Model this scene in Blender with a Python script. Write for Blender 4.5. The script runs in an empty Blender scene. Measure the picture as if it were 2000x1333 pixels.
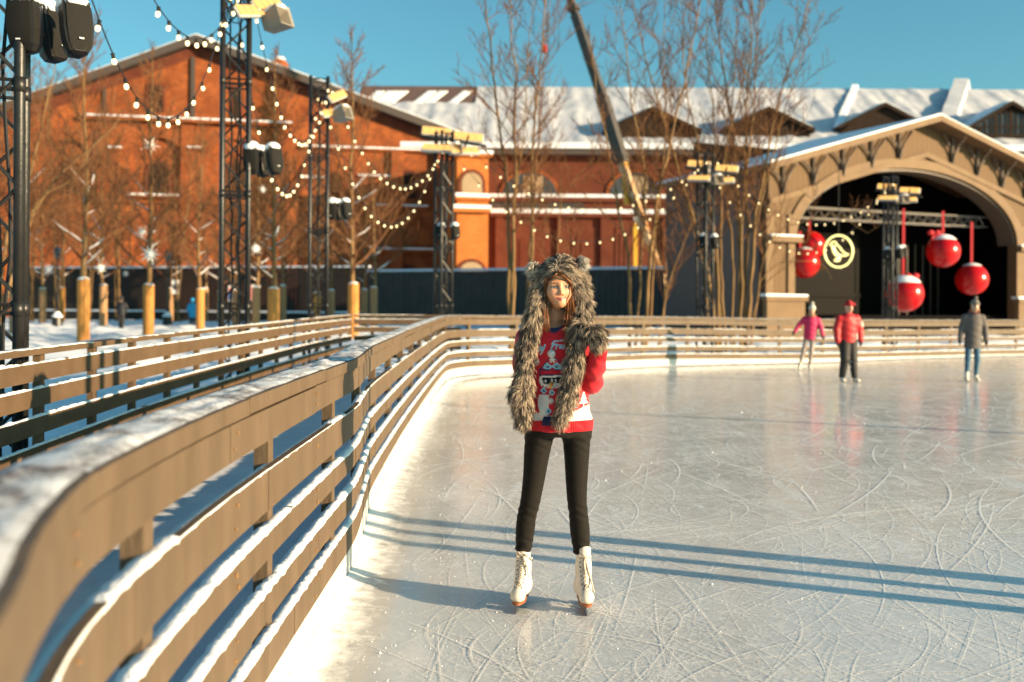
import bpy, math, random
import numpy as np
from mathutils import Vector, Matrix, noise
R = math.radians
sc = bpy.context.scene
COL = sc.collection

# ------------------------------------------------------------------ camera, sky, sun, exposure
CAM_H, ROLL, FPX = 1.555, 0.006, 2000.0
cam = bpy.data.cameras.new('camera'); camo = bpy.data.objects.new('camera', cam); COL.objects.link(camo)
cam.sensor_width = 36; cam.lens = 36; cam.shift_y = -0.03625
cam.clip_start = 0.05; cam.clip_end = 3000
camo.matrix_world = Matrix.Translation((0, 0, CAM_H)) @ Matrix.Rotation(R(90), 4, 'X') @ Matrix.Rotation(ROLL, 4, 'Z')
cam.dof.use_dof = True; cam.dof.focus_distance = 5.3; cam.dof.aperture_fstop = 1.8
sc.camera = camo
SUN_EL, SUN_AZ = R(11.5), R(112.8)          # azimuth clockwise from +Y
w = bpy.data.worlds.new('World'); sc.world = w; w.use_nodes = True
nt = w.node_tree; nt.nodes.clear()
sky = nt.nodes.new('ShaderNodeTexSky'); sky.sky_type = 'NISHITA'; sky.sun_disc = False
sky.sun_elevation = SUN_EL; sky.sun_rotation = SUN_AZ
sky.air_density = 1.0; sky.dust_density = 1.4; sky.ozone_density = 1.6
tint = nt.nodes.new('ShaderNodeMix'); tint.data_type = 'RGBA'; tint.blend_type = 'MULTIPLY'
tint.inputs[0].default_value = 1.0; tint.inputs[7].default_value = (0.52, 1.0, 1.0, 1)
bg = nt.nodes.new('ShaderNodeBackground'); bg.inputs[1].default_value = 0.086
wo = nt.nodes.new('ShaderNodeOutputWorld')
nt.links.new(sky.outputs[0], tint.inputs[6]); nt.links.new(tint.outputs[2], bg.inputs[0]); nt.links.new(bg.outputs[0], wo.inputs[0])
sl = bpy.data.lights.new('sun', 'SUN'); sl.energy = 5.0; sl.angle = R(0.5); sl.color = (1.0, 0.74, 0.46)
so = bpy.data.objects.new('sun', sl); COL.objects.link(so)
sdir = Vector((math.sin(SUN_AZ) * math.cos(SUN_EL), math.cos(SUN_AZ) * math.cos(SUN_EL), math.sin(SUN_EL)))
so.rotation_euler = sdir.to_track_quat('Z', 'Y').to_euler(); so.location = sdir * 60
sc.view_settings.view_transform = 'Standard'; sc.view_settings.look = 'None'
sc.view_settings.exposure = 1.2; sc.view_settings.gamma = 1.0
sc.cycles.max_bounces = 6; sc.cycles.transparent_max_bounces = 12; sc.cycles.caustics_reflective = False
sc.cycles.caustics_refractive = False; sc.cycles.sample_clamp_indirect = 6.0

def P(px, py, d):
    """a point of the place: seen at photo pixel (px, py), standing d metres ahead"""
    u, v = px - 1000.0, py - 594.0
    return Vector(((u + ROLL * v) / FPX * d, d, CAM_H - (v - ROLL * u) / FPX * d))
def G(px, d):
    p = P(px, 594, d); return Vector((p.x, d, 0))

# ------------------------------------------------------------------ helpers
ORG = {}
def thing(name, label, cat, loc=(0, 0, 0), group=None, rz=0):
    o = bpy.data.objects.new(name, None); COL.objects.link(o); o.empty_display_size = 0.2
    o.location = loc; o.rotation_euler = (0, 0, rz)
    o['label'] = label; o['category'] = cat
    if group: o['group'] = group
    ORG[o.name] = Vector(loc)
    return o
def tag(o, label, cat, group=None):
    o['label'] = label; o['category'] = cat
    if group: o['group'] = group
    return o
def dup(root, loc, label=None, rz=None, scale=None):
    def cp(o, parent):
        c = o.copy(); COL.objects.link(c)
        if parent is not None: c.parent = parent
        for ch in list(o.children): cp(ch, c)
        return c
    r = cp(root, None); r.location = loc
    if rz is not None: r.rotation_euler = (0, 0, rz)
    if scale is not None: r.scale = scale if hasattr(scale, '__len__') else (scale,) * 3
    if label: r['label'] = label
    return r

class MB:
    def __init__(s): s.v = []; s.f = []; s.c = []
    def add(s, vs, fs, col=None):
        n = len(s.v); s.v.extend([tuple(p) for p in vs])
        s.f.extend([tuple(i + n for i in f) for f in fs])
        if col is not None:
            if len(col) and hasattr(col[0], '__len__'): s.c.extend(col)
            else: s.c.extend([col] * len(vs))
        return s
    def box(s, c, size, rot=None, taper=1.0):
        hx, hy, hz = size[0] / 2, size[1] / 2, size[2] / 2
        vs = []
        for z, t in ((-hz, 1), (hz, taper)):
            for x, y in ((-hx, -hy), (hx, -hy), (hx, hy), (-hx, hy)):
                p = Vector((x * t, y * t, z))
                if rot is not None: p = rot @ p
                vs.append(p + Vector(c))
        return s.add(vs, [(3, 2, 1, 0), (4, 5, 6, 7), (0, 1, 5, 4), (1, 2, 6, 5), (2, 3, 7, 6), (3, 0, 4, 7)])
    def bbox(s, c, size, b=0.01, rot=None):
        """box with bevelled vertical and horizontal edges"""
        hx, hy, hz = size[0] / 2, size[1] / 2, size[2] / 2
        b = min(b, hx * .9, hy * .9, hz * .9)
        rings = []
        for z, i in ((-hz, b), (-hz + b, 0), (hz - b, 0), (hz, b)):
            a, d = hx - i, hy - i; k = b if i == 0 else b * .5
            rings.append([(-a + k, -d, z), (a - k, -d, z), (a, -d + k, z), (a, d - k, z), (a - k, d, z), (-a + k, d, z), (-a, d - k, z), (-a, -d + k, z)])
        vs = []
        for r in rings:
            for p in r:
                p = Vector(p)
                if rot is not None: p = rot @ p
                vs.append(p + Vector(c))
        fs = [tuple(range(7, -1, -1)), tuple(range(24, 32))]
        for k in range(3):
            for i in range(8):
                j = (i + 1) % 8
                fs.append((k * 8 + i, k * 8 + j, k * 8 + 8 + j, k * 8 + 8 + i))
        return s.add(vs, fs)
    def bar(s, a, b, w_, h=None):
        """rectangular bar from a to b"""
        a, b = Vector(a), Vector(b); d = b - a
        q = d.to_track_quat('Z', 'Y').to_matrix()
        return s.box((a + b) / 2, (w_, h or w_, d.length), q)
    def tube(s, pts, rad, sides=6, caps=True, col=None):
        pts = [Vector(p) for p in pts]; n = len(pts)
        if not hasattr(rad, '__len__'): rad = [rad] * n
        vs = []; up = None
        for i, p in enumerate(pts):
            t = (pts[min(i + 1, n - 1)] - pts[max(i - 1, 0)])
            if t.length < 1e-9: t = Vector((0, 0, 1))
            t.normalize()
            if up is None:
                up = Vector((0, 0, 1)) if abs(t.z) < .9 else Vector((1, 0, 0))
            a = t.cross(up)
            if a.length < 1e-6: a = t.cross(Vector((0, 1, 0)))
            a.normalize(); b = a.cross(t); up = b
            for k in range(sides):
                an = 2 * math.pi * k / sides
                vs.append(p + (a * math.cos(an) + b * math.sin(an)) * rad[i])
        fs = []
        for i in range(n - 1):
            for k in range(sides):
                l = (k + 1) % sides
                fs.append((i * sides + l, i * sides + k, i * sides + sides + k, i * sides + sides + l))
        if caps:
            fs.append(tuple(range(sides))); fs.append(tuple(range(n * sides - 1, (n - 1) * sides - 1, -1)))
        return s.add(vs, fs, col)
    def lathe(s, prof, c=(0, 0, 0), seg=16, rot=None):
        vs = []; n = len(prof)
        for r, z in prof:
            for k in range(seg):
                a = 2 * math.pi * k / seg
                p = Vector((r * math.cos(a), r * math.sin(a), z))
                if rot is not None: p = rot @ p
                vs.append(p + Vector(c))
        fs = []
        for i in range(n - 1):
            for k in range(seg):
                l = (k + 1) % seg
                fs.append((i * seg + k, i * seg + l, i * seg + seg + l, i * seg + seg + k))
        fs.append(tuple(range(seg - 1, -1, -1))); fs.append(tuple(range((n - 1) * seg, n * seg)))
        return s.add(vs, fs)
    def ball(s, c, r, seg=16, ring=10, lo=-90, hi=90):
        rr = r if hasattr(r, '__len__') else (r, r, r)
        prof = []
        for i in range(ring + 1):
            a = R(lo + (hi - lo) * i / ring)
            prof.append((max(math.cos(a), 1e-4), math.sin(a)))
        rot = Matrix.Diagonal(Vector(rr))
        return s.lathe(prof, c, seg, rot)
    def prism(s, poly, o, ax, ay, az):
        """polygon (2-D) in the plane o + x*ax + y*ay, extruded by vector az"""
        o, ax, ay, az = Vector(o), Vector(ax), Vector(ay), Vector(az)
        n = len(poly)
        vs = [o + ax * x + ay * y for x, y in poly] + [o + ax * x + ay * y + az for x, y in poly]
        fs = [tuple(range(n)), tuple(range(2 * n - 1, n - 1, -1))]
        for i in range(n):
            j = (i + 1) % n; fs.append((j, i, n + i, n + j))
        return s.add(vs, fs)
    def build(s, name, mat, parent=None, smooth=False, local=False):
        me = bpy.data.meshes.new(name)
        org = Vector((0, 0, 0))
        if parent is not None and not local: org = ORG.get(parent.name, org)
        v = [(p[0] - org.x, p[1] - org.y, p[2] - org.z) for p in s.v] if org.length else s.v
        me.from_pydata(v, [], s.f)
        for m in (mat if isinstance(mat, (list, tuple)) else [mat]): me.materials.append(m)
        if s.c and len(s.c) == len(s.v):
            ca = me.color_attributes.new('Col', 'FLOAT_COLOR', 'POINT')
            arr = np.ones((len(s.c), 4), np.float32); c = np.array(s.c, np.float32); arr[:, :c.shape[1]] = c
            ca.data.foreach_set('color', arr.ravel())
        if smooth: me.shade_smooth()
        o = bpy.data.objects.new(name, me); COL.objects.link(o)
        if parent is not None:
            o.parent = parent; ORG[o.name] = Vector((0, 0, 0)) if local else org
        return o
def structure(o): o['kind'] = 'structure'; return o

# ------------------------------------------------------------------ materials
def mat(name, col, rough=.6, col2=None, nscale=4.0, bump=0.0, bscale=None, metal=0.0, stretch=(1, 1, 1), spec=.5,
        vcol=False, contrast=(.35, .65), detail=4, sub=0.0, emit=None, estr=0.0, coat=0.0, sheen=0.0):
    m = bpy.data.materials.new(name); m.use_nodes = True
    n = m.node_tree; b = n.nodes['Principled BSDF']
    b.inputs['Roughness'].default_value = rough; b.inputs['Metallic'].default_value = metal
    b.inputs['Specular IOR Level'].default_value = spec
    b.inputs['Base Color'].default_value = (*col, 1)
    if coat: b.inputs['Coat Weight'].default_value = coat; b.inputs['Coat Roughness'].default_value = .08
    if sheen: b.inputs['Sheen Weight'].default_value = sheen; b.inputs['Sheen Roughness'].default_value = .4
    if sub: b.inputs['Subsurface Weight'].default_value = sub; b.inputs['Subsurface Radius'].default_value = (1, .35, .2); b.inputs['Subsurface Scale'].default_value = .012
    if emit: b.inputs['Emission Color'].default_value = (*emit, 1); b.inputs['Emission Strength'].default_value = estr
    tc = mp = None
    if col2 is not None or bump:
        tc = n.nodes.new('ShaderNodeTexCoord'); mp = n.nodes.new('ShaderNodeMapping')
        mp.inputs['Scale'].default_value = stretch; n.links.new(tc.outputs['Object'], mp.inputs[0])
    if col2 is not None:
        t = n.nodes.new('ShaderNodeTexNoise'); t.inputs['Scale'].default_value = nscale; t.inputs['Detail'].default_value = detail
        r = n.nodes.new('ShaderNodeValToRGB'); r.color_ramp.elements[0].position = contrast[0]; r.color_ramp.elements[1].position = contrast[1]
        r.color_ramp.elements[0].color = (*col, 1); r.color_ramp.elements[1].color = (*col2, 1)
        n.links.new(mp.outputs[0], t.inputs[0]); n.links.new(t.outputs[0], r.inputs[0]); n.links.new(r.outputs[0], b.inputs['Base Color'])
    if vcol:
        a = n.nodes.new('ShaderNodeVertexColor'); a.layer_name = 'Col'; n.links.new(a.outputs[0], b.inputs['Base Color'])
    if bump:
        t = n.nodes.new('ShaderNodeTexNoise'); t.inputs['Scale'].default_value = bscale or nscale * 4; t.inputs['Detail'].default_value = 5
        bp = n.nodes.new('ShaderNodeBump'); bp.inputs['Strength'].default_value = bump; bp.inputs['Distance'].default_value = .02
        n.links.new(mp.outputs[0], t.inputs[0]); n.links.new(t.outputs[0], bp.inputs['Height']); n.links.new(bp.outputs[0], b.inputs['Normal'])
    return m
def glow(name, col, strength, body=(.8, .7, .5)):
    m = mat(name, body, .4, emit=col, estr=strength)
    m.cycles.emission_sampling = 'NONE'
    return m
M = {}
M['snow'] = mat('snow', (.84, .86, .9), .85, (.74, .77, .83), 3, .35, 14, spec=.2)
M['snow_clump'] = mat('snow_clump', (.86, .87, .9), .85, (.8, .82, .86), 30, .5, 60, spec=.2)
M['paint'] = mat('fence_paint', (.140, .095, .058), .55, (.098, .065, .039), 7, .3, 40, stretch=(1, 1, .22), contrast=(.3, .75), detail=8)
M['paint2'] = mat('railing_paint', (.125, .08, .045), .6, (.098, .062, .035), 4, .15, 30)
M['deck'] = mat('deck_board', (.075, .06, .05), .7, (.045, .037, .032), 6, .3, 30, stretch=(1, .1, 1))
M['black'] = mat('black_steel', (.010, .0095, .009), .42, (.016, .0145, .013), 8, .1, 40)
M['plastic'] = mat('black_plastic', (.009, .0085, .008), .5, (.013, .012, .011), 20, spec=.3)
M['grille'] = mat('speaker_grille', (.012, .011, .0095), .7, (.018, .016, .013), 160, .4, 300, spec=.2)
M['cable'] = mat('cable_rubber', (.012, .012, .013), .6)
M['bulb'] = glow('lit_bulb', (1.0, .73, .32), .95)
M['heat'] = glow('heater_glow', (1.0, .52, .13), .72, (.12, .05, .015))
M['white_metal'] = mat('white_enamel', (.50, .48, .45), .4, (.42, .4, .37), 9)
M['beige'] = mat('beige_plastic', (.30, .26, .21), .5, (.26, .225, .18), 8)
M['neon'] = glow('neon_tube', (1.0, .88, .2), .62)
M['bark'] = mat('bark', (.13, .085, .05), .85, (.22, .145, .085), 6, .5, 25, stretch=(1, 1, .3))
M['bark_pale'] = mat('pale_bark', (.17, .098, .042), .85, (.26, .16, .075), 5, .4, 20, stretch=(1, 1, .3))
M['twig'] = mat('twig', (.125, .055, .027), .85, (.19, .092, .043), 3)
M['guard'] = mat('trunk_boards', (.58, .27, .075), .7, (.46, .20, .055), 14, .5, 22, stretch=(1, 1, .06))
M['guard_dim'] = mat('shaded_boards', (.42, .23, .10), .75, (.33, .18, .08), 14, .4, 20, stretch=(1, 1, .06))  # darker copy for trees standing in shade: the shade is in the colour
M['star'] = mat('star_foil', (.9, .88, .84), .4)
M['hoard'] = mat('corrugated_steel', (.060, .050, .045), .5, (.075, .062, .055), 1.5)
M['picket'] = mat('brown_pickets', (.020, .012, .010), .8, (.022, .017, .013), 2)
M['crane_dark'] = mat('crane_dark', (.05, .04, .032), .5, (.075, .058, .045), 2)
M['crane_pale'] = mat('crane_pale', (.60, .42, .25), .5, (.50, .22, .06), 1.2, contrast=(.45, .6))
M['crane_yel'] = mat('crane_yellow', (.72, .38, .03), .5)
M['red_gloss'] = mat('red_gloss', (.50, .006, .007), .2, (.44, .005, .006), 2, spec=.4)
M['red_cloth'] = mat('red_cloth', (.55, .01, .02), .7, (.42, .008, .015), 6)
M['siding'] = None
def wave_mat(name, c1, c2, scale, rough=.65, axis='X', rot=0):
    m = bpy.data.materials.new(name); m.use_nodes = True; n = m.node_tree; b = n.nodes['Principled BSDF']
    b.inputs['Roughness'].default_value = rough
    tc = n.nodes.new('ShaderNodeTexCoord'); mp = n.nodes.new('ShaderNodeMapping'); mp.inputs['Rotation'].default_value = (0, 0, rot)
    wv = n.nodes.new('ShaderNodeTexWave'); wv.bands_direction = axis; wv.wave_profile = 'SAW'; wv.inputs['Scale'].default_value = scale
    nz = n.nodes.new('ShaderNodeTexNoise'); nz.inputs['Scale'].default_value = 1.3; nz.inputs['Detail'].default_value = 5
    r = n.nodes.new('ShaderNodeValToRGB'); e = r.color_ramp.elements
    e[0].position = 0; e[0].color = (c2[0] * .45, c2[1] * .45, c2[2] * .45, 1); e[1].position = .16; e[1].color = (*c1, 1)
    mx = n.nodes.new('ShaderNodeMix'); mx.data_type = 'RGBA'; mx.inputs[7].default_value = (*c2, 1)
    bp = n.nodes.new('ShaderNodeBump'); bp.inputs['Strength'].default_value = .6; bp.inputs['Distance'].default_value = .03
    L = n.links.new
    L(tc.outputs['Object'], mp.inputs[0]); L(mp.outputs[0], wv.inputs[0]); L(tc.outputs['Object'], nz.inputs[0])
    L(wv.outputs[0], r.inputs[0]); L(r.outputs[0], mx.inputs[6]); L(nz.outputs[0], mx.inputs[0]); L(mx.outputs[2], b.inputs['Base Color'])
    L(wv.outputs[0], bp.inputs['Height']); L(bp.outputs[0], b.inputs['Normal'])
    return m
def brick_mat(name, c1, c2, mortar, stain):
    m = bpy.data.materials.new(name); m.use_nodes = True; n = m.node_tree; b = n.nodes['Principled BSDF']
    b.inputs['Roughness'].default_value = .85
    L = n.links.new
    tc = n.nodes.new('ShaderNodeTexCoord'); sp = n.nodes.new('ShaderNodeSeparateXYZ'); cb = n.nodes.new('ShaderNodeCombineXYZ')
    L(tc.outputs['Object'], sp.inputs[0]); ad = n.nodes.new('ShaderNodeMath'); ad.operation = 'ADD'
    L(sp.outputs[0], ad.inputs[0]); L(sp.outputs[1], ad.inputs[1]); L(ad.outputs[0], cb.inputs[0]); L(sp.outputs[2], cb.inputs[1])
    br = n.nodes.new('ShaderNodeTexBrick'); br.inputs['Scale'].default_value = 1.6
    br.inputs['Color1'].default_value = (*c1, 1); br.inputs['Color2'].default_value = (*c2, 1); br.inputs['Mortar'].default_value = (*mortar, 1)
    br.inputs['Mortar Size'].default_value = .03; br.inputs['Brick Width'].default_value = .9; br.inputs['Row Height'].default_value = .32
    L(cb.outputs[0], br.inputs[0])
    nz = n.nodes.new('ShaderNodeTexNoise'); nz.inputs['Scale'].default_value = .55; nz.inputs['Detail'].default_value = 9; nz.inputs['Roughness'].default_value = .68
    L(tc.outputs['Object'], nz.inputs[0])
    rp = n.nodes.new('ShaderNodeValToRGB'); rp.color_ramp.elements[0].position = .40; rp.color_ramp.elements[1].position = .66
    L(nz.outputs[0], rp.inputs[0])
    mx = n.nodes.new('ShaderNodeMix'); mx.data_type = 'RGBA'; mx.inputs[7].default_value = (*stain, 1)
    L(rp.outputs[0], mx.inputs[0]); L(br.outputs[0], mx.inputs[6]); L(mx.outputs[2], b.inputs['Base Color'])
    return m
M['brick'] = brick_mat('orange_brick', (.37, .094, .023), (.25, .06, .017), (.29, .125, .06), (.16, .041, .015))
M['brick_bright'] = brick_mat('sunlit_brick', (.56, .17, .035), (.46, .13, .028), (.42, .19, .08), (.42, .12, .028))  # lighter copy of the orange brick: the bay's sunlight put into its colour
M['brick_dark'] = brick_mat('dark_and_shaded_brick', (.17, .045, .022), (.13, .035, .02), (.15, .065, .04), (.11, .03, .018))  # dark trims, and the long hall wall with its shade put into the colour
M['siding'] = wave_mat('tan_siding', (.172, .105, .054), (.14, .084, .043), 1.0, rot=-R(25))
M['trim'] = mat('tan_trim', (.198, .122, .063), .6, (.165, .10, .052), 1.5)
M['bracket'] = mat('dark_bracket', (.12, .085, .06), .6)
M['greysiding'] = wave_mat('grey_siding', (.165, .12, .105), (.135, .10, .088), 1.0, axis='Y', rot=-R(25))
M['stage_dark'] = mat('stage_black', (.008, .007, .007), .9)
M['curtain'] = wave_mat('stage_panel', (.008, .0065, .0055), (.007, .0055, .005), .9, rot=-R(25))
M['truss_grey'] = mat('grey_truss', (.28, .25, .22), .45, metal=.4)
M['dormer'] = mat('dormer_wood', (.035, .021, .014), .8, (.024, .015, .011), 2)
M['glass'] = mat('window_glass', (.04, .045, .05), .15, (.06, .065, .07), 1.0)
M['panel_tan'] = mat('boarded_panel', (.36, .25, .15), .8, (.3, .21, .12), .8)
M['roof_bare'] = mat('roof_rust', (.16, .085, .06), .7, (.11, .07, .06), 1.0)
M['roof_edge'] = mat('roof_edge', (.06, .045, .038), .7)
M['curtain'].node_tree.nodes['Principled BSDF'].inputs['Specular IOR Level'].default_value = .08
M['stage_dark'].node_tree.nodes['Principled BSDF'].inputs['Specular IOR Level'].default_value = .05
M['roof_snow'] = mat('roof_snow', (.54, .54, .57), .9, (.38, .40, .46), .35, .6, 1.2, detail=9, contrast=(.42, .75), spec=.15)
for k_, s_ in (('paint', .25), ('paint2', .25), ('siding', .12), ('trim', .15), ('brick', .12), ('brick_dark', .12), ('brick_bright', .12), ('greysiding', .1), ('hoard', .2), ('bark', .1), ('bark_pale', .1), ('twig', .1), ('guard', .12), ('dormer', .1)):
    M[k_].node_tree.nodes['Principled BSDF'].inputs['Specular IOR Level'].default_value = s_
M['twig_red'] = mat('reddish_twig', (.12, .045, .022), .9, (.17, .072, .034), 3, spec=.1)
# ------------------------------------------------------------------ paths of the fences
def smooth_path(pts, step):
    """Catmull-Rom through the points, resampled evenly; returns [(x, y, zoff, s)]"""
    P_ = [Vector(p) for p in pts]; P_ = [P_[0] * 2 - P_[1]] + P_ + [P_[-1] * 2 - P_[-2]]
    out = []
    for i in range(1, len(P_) - 2):
        a, b, c, d = P_[i - 1:i + 3]
        for k in range(40):
            t = k / 40
            out.append(.5 * ((2 * b) + (c - a) * t + (2 * a - 5 * b + 4 * c - d) * t * t + (3 * b - a - 3 * c + d) * t ** 3))
    out.append(P_[-2])
    S = [0]
    for i in range(1, len(out)): S.append(S[-1] + (out[i] - out[i - 1]).length)
    n = max(2, int(S[-1] / step)); res = []; j = 0
    for k in range(n + 1):
        s = S[-1] * k / n
        while j < len(S) - 2 and S[j + 1] < s: j += 1
        t = (s - S[j]) / max(S[j + 1] - S[j], 1e-9)
        p = out[j].lerp(out[j + 1], min(max(t, 0), 1)); res.append(p)
    return res, S[-1]
class Path:
    def __init__(s, pts, step=.05):
        s.p, s.L = smooth_path(pts, step); s.n = len(s.p) - 1
        s.nrm = []
        for i in range(s.n + 1):
            t = s.p[min(i + 1, s.n)] - s.p[max(i - 1, 0)]; t.z = 0; t.normalize(); s.nrm.append(Vector((-t.y, t.x, 0)))
    def at(s, d, off=0, z=0):
        f = min(max(d / s.L * s.n, 0), s.n - 1e-6); i = int(f); t = f - i
        p = s.p[i].lerp(s.p[i + 1], t); n_ = s.nrm[i].lerp(s.nrm[i + 1], t)
        return Vector((p.x + n_.x * off, p.y + n_.y * off, p.z + z))
    def ang(s, d):
        n_ = s.nrm[int(min(max(d / s.L * s.n, 0), s.n))]; return math.atan2(n_.y, n_.x)
def strip(mb, path, s0, s1, o0, o1, z0, z1, step):
    """closed board between path lengths s0, s1: offsets o0..o1, heights z0..z1"""
    n = max(1, int((s1 - s0) / step)); vs = []
    for i in range(n + 1):
        d = s0 + (s1 - s0) * i / n
        vs += [path.at(d, o0, z0), path.at(d, o1, z0), path.at(d, o1, z1), path.at(d, o0, z1)]
    fs = [(0, 3, 2, 1), (4 * n, 4 * n + 1, 4 * n + 2, 4 * n + 3)]
    for i in range(n):
        for k in range(4):
            l = (k + 1) % 4; fs.append((4 * i + k, 4 * i + l, 4 * i + 4 + l, 4 * i + 4 + k))
    mb.add(vs, fs)
def boards(mb, path, o0, o1, z0, z1, length, phase, rng, s_end=None):
    s = -phase; E = s_end or path.L
    while s < E:
        a, b = max(s, 0), min(s + length, E)
        if b - a > .05:
            j = rng.uniform(-.004, .004)
            strip(mb, path, a + .002, b - .002, o0 + rng.uniform(0, .003), o1, z0 + j, z1 + j, .12)
        s += length
def snow_ridge(mb, path, o0, o1, z, h, rng, seed, cover=1.0, stop=None, droop=.0):
    s = 0; rows = []; E = stop or path.L
    while s < E:
        p = path.at(s); d = p.y
        k = noise.noise(Vector((s * .9, seed, 0))) * .5 + .5
        k2 = noise.noise(Vector((s * 6.0, seed + 9, 0))); k3 = noise.noise(Vector((s * 17.0, seed + 5, 0)))
        hh = h * max(.08, .45 + .9 * (k - .35) + .5 * k2 + .4 * k3)
        if cover < 1 and k < 1 - cover: hh = h * .06
        a = o0 - .006 * (k2 + .6 * k3); b = o1 + .006 * k3
        rows.append([path.at(s, a, z - droop * max(0, k3)), path.at(s, a - .003, z + hh * .55), path.at(s, a + (b - a) * .3, z + hh),
                     path.at(s, a + (b - a) * .65, z + hh * .92), path.at(s, b + .002, z + hh * .4), path.at(s, b, z)])
        s += .025 if d < 8 else .07
    n = len(rows); vs = [p for r in rows for p in r]; fs = []
    for i in range(n - 1):
        for k in range(5): fs.append((i * 6 + k + 1, i * 6 + k, i * 6 + 6 + k, i * 6 + 7 + k))
    fs.append((0, 1, 2, 3, 4, 5)); fs.append(tuple(n * 6 - 1 - k for k in range(6)))
    mb.add(vs, fs)

RINK = [(-.27, -.45, 0), (-.29, .0, 0), (-.335, .3, 0), (-.405, .6, 0), (-.488, .9, 0), (-.562, 1.14, 0), (-.665, 1.42, 0), (-.775, 1.83, 0), (-.825, 2.2, 0), (-.875, 3.0, 0), (-.895, 4.0, 0), (-.905, 5.2, 0),
        (-.915, 6.05, 0), (-.985, 6.9, 0), (-1.05, 7.75, 0), (-1.11, 9.4, 0.005), (-1.18, 12, .02), (-1.24, 15.5, .045), (-1.27, 18.6, .065), (-1.22, 20.3, .075), (-.85, 21.4, .07), (-.2, 22.1, .06),
        (1.8, 24.1, .035), (3.9, 25.9, .015), (6.7, 27.2, -.03), (8.7, 28.1, -.05), (10.7, 29.6, -.08), (15, 32.0, -.095), (20, 34, -.1), (28, 36, -.1)]
rink = Path(RINK)
rngf = random.Random(4)
fence = thing('rink_fence', 'low tan board fence with snowy ledges curving round the skating rink', 'fence', (0, 0, 0))
PL = [(.165, .302), (.375, .492), (.605, .712), (.79, .945), (1.046, 1.166)]
for k, (z0, z1) in enumerate(PL):
    mb = MB(); boards(mb, rink, 0, .028, z0, z1, 1.5, [1.2, .45, .95, .2, .75][k], rngf)
    mb.build('plank', M['paint'], fence)
mb = MB(); boards(mb, rink, -.014, .175, 1.178, 1.232, 1.5, .55, rngf); mb.build('top_rail', M['paint'], fence)
s = 1.55; k = 0
while s < rink.L:
    p = rink.at(s, .06, .58); mb = MB()
    mb.box(p, (.055, .085, 1.19), Matrix.Rotation(rink.ang(s), 3, 'Z')); mb.build('post', M['paint'], fence); s += 1.46; k += 1
mb = MB()
for k, (z0, z1) in enumerate(PL[:4]):
    snow_ridge(mb, rink, -.002, .045, z1 - .004, [.034, .036, .030, .018][k], rngf, 11 + 7 * k, [.85, .82, .8, .45][k], droop=.010)
mb.build('snow_ledge', M['snow_clump'], fence, True)
# frost and thin snow on the top rail
def frost_mat():
    m = mat('frosted_board', (.80, .80, .82), .8); n = m.node_tree; b = n.nodes['Principled BSDF']; L = n.links.new
    tc = n.nodes.new('ShaderNodeTexCoord'); nz = n.nodes.new('ShaderNodeTexNoise'); nz.inputs['Scale'].default_value = 5; nz.inputs['Detail'].default_value = 9; nz.inputs['Roughness'].default_value = .68
    n2 = n.nodes.new('ShaderNodeTexNoise'); n2.inputs['Scale'].default_value = 90; n2.inputs['Detail'].default_value = 3
    ad = n.nodes.new('ShaderNodeMath'); ad.operation = 'MULTIPLY_ADD'; ad.inputs[1].default_value = .35
    r = n.nodes.new('ShaderNodeValToRGB'); e = r.color_ramp.elements
    e[0].position = .53; e[0].color = (.10, .07, .065, 1); e[1].position = .73; e[1].color = (.78, .78, .80, 1)
    L(tc.outputs['Object'], nz.inputs[0]); L(tc.outputs['Object'], n2.inputs[0]); L(n2.outputs[0], ad.inputs[0]); L(nz.outputs[0], ad.inputs[2])
    L(ad.outputs[0], r.inputs[0]); L(r.outputs[0], b.inputs['Base Color'])
    bp = n.nodes.new('ShaderNodeBump'); bp.inputs['Strength'].default_value = .9; bp.inputs['Distance'].default_value = .012
    L(ad.outputs[0], bp.inputs['Height']); L(bp.outputs[0], b.inputs['Normal'])
    return m
M['frost'] = frost_mat()
mb = MB(); rows = []; s = 0
while s < rink.L:
    row = []
    for j in range(9):
        o = .002 + (.168 - .002) * j / 8
        edge = min(j, 8 - j) / 4
        h = .004 + .012 * max(0, noise.noise(Vector((s * 4, o * 22, 3))) + .35) * min(1, edge * 2)
        if j == 0: h = .0015
        if j == 8: h = .0015
        row.append(rink.at(s, o + .004 * noise.noise(Vector((s * 9, j, 1))), 1.232 + h))
    rows.append(row); s += .03 if rink.at(s).y < 8 else .12
vs = [p for r in rows for p in r]; fs = []
for i in range(len(rows) - 1):
    for k in range(8): fs.append((i * 9 + k + 1, i * 9 + k, i * 9 + 9 + k, i * 9 + 10 + k))
mb.add(vs, fs); mb.build('frost_layer', M['frost'], fence, True)
M['kerb'] = mat('white_kerb', (.62, .60, .58), .55, (.54, .51, .47), 7, .5, 30)
mb = MB(); boards(mb, rink, .002, .03, .0, .163, 2.0, .3, rngf); mb.build('kerb_board', M['kerb'], fence)
# joint lines and fixing marks of the planks
mb = MB()
M['stain'] = mat('rust_fixing', (.30, .16, .06), .7, (.2, .12, .06), 60)
for k, (z0, z1) in enumerate(PL):
    s = .9
    while s < 14:
        for zz in (.28, .72):
            p = rink.at(s + rngf.uniform(-.03, .03), -.002, z0 + (z1 - z0) * (zz + rngf.uniform(-.08, .08)))
            mb.box(p, (.006, .012, rngf.uniform(.006, .02)), Matrix.Rotation(rink.ang(s), 3, 'Z'))
        s += 1.46
mb.build('fixing', M['stain'], fence)

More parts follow.
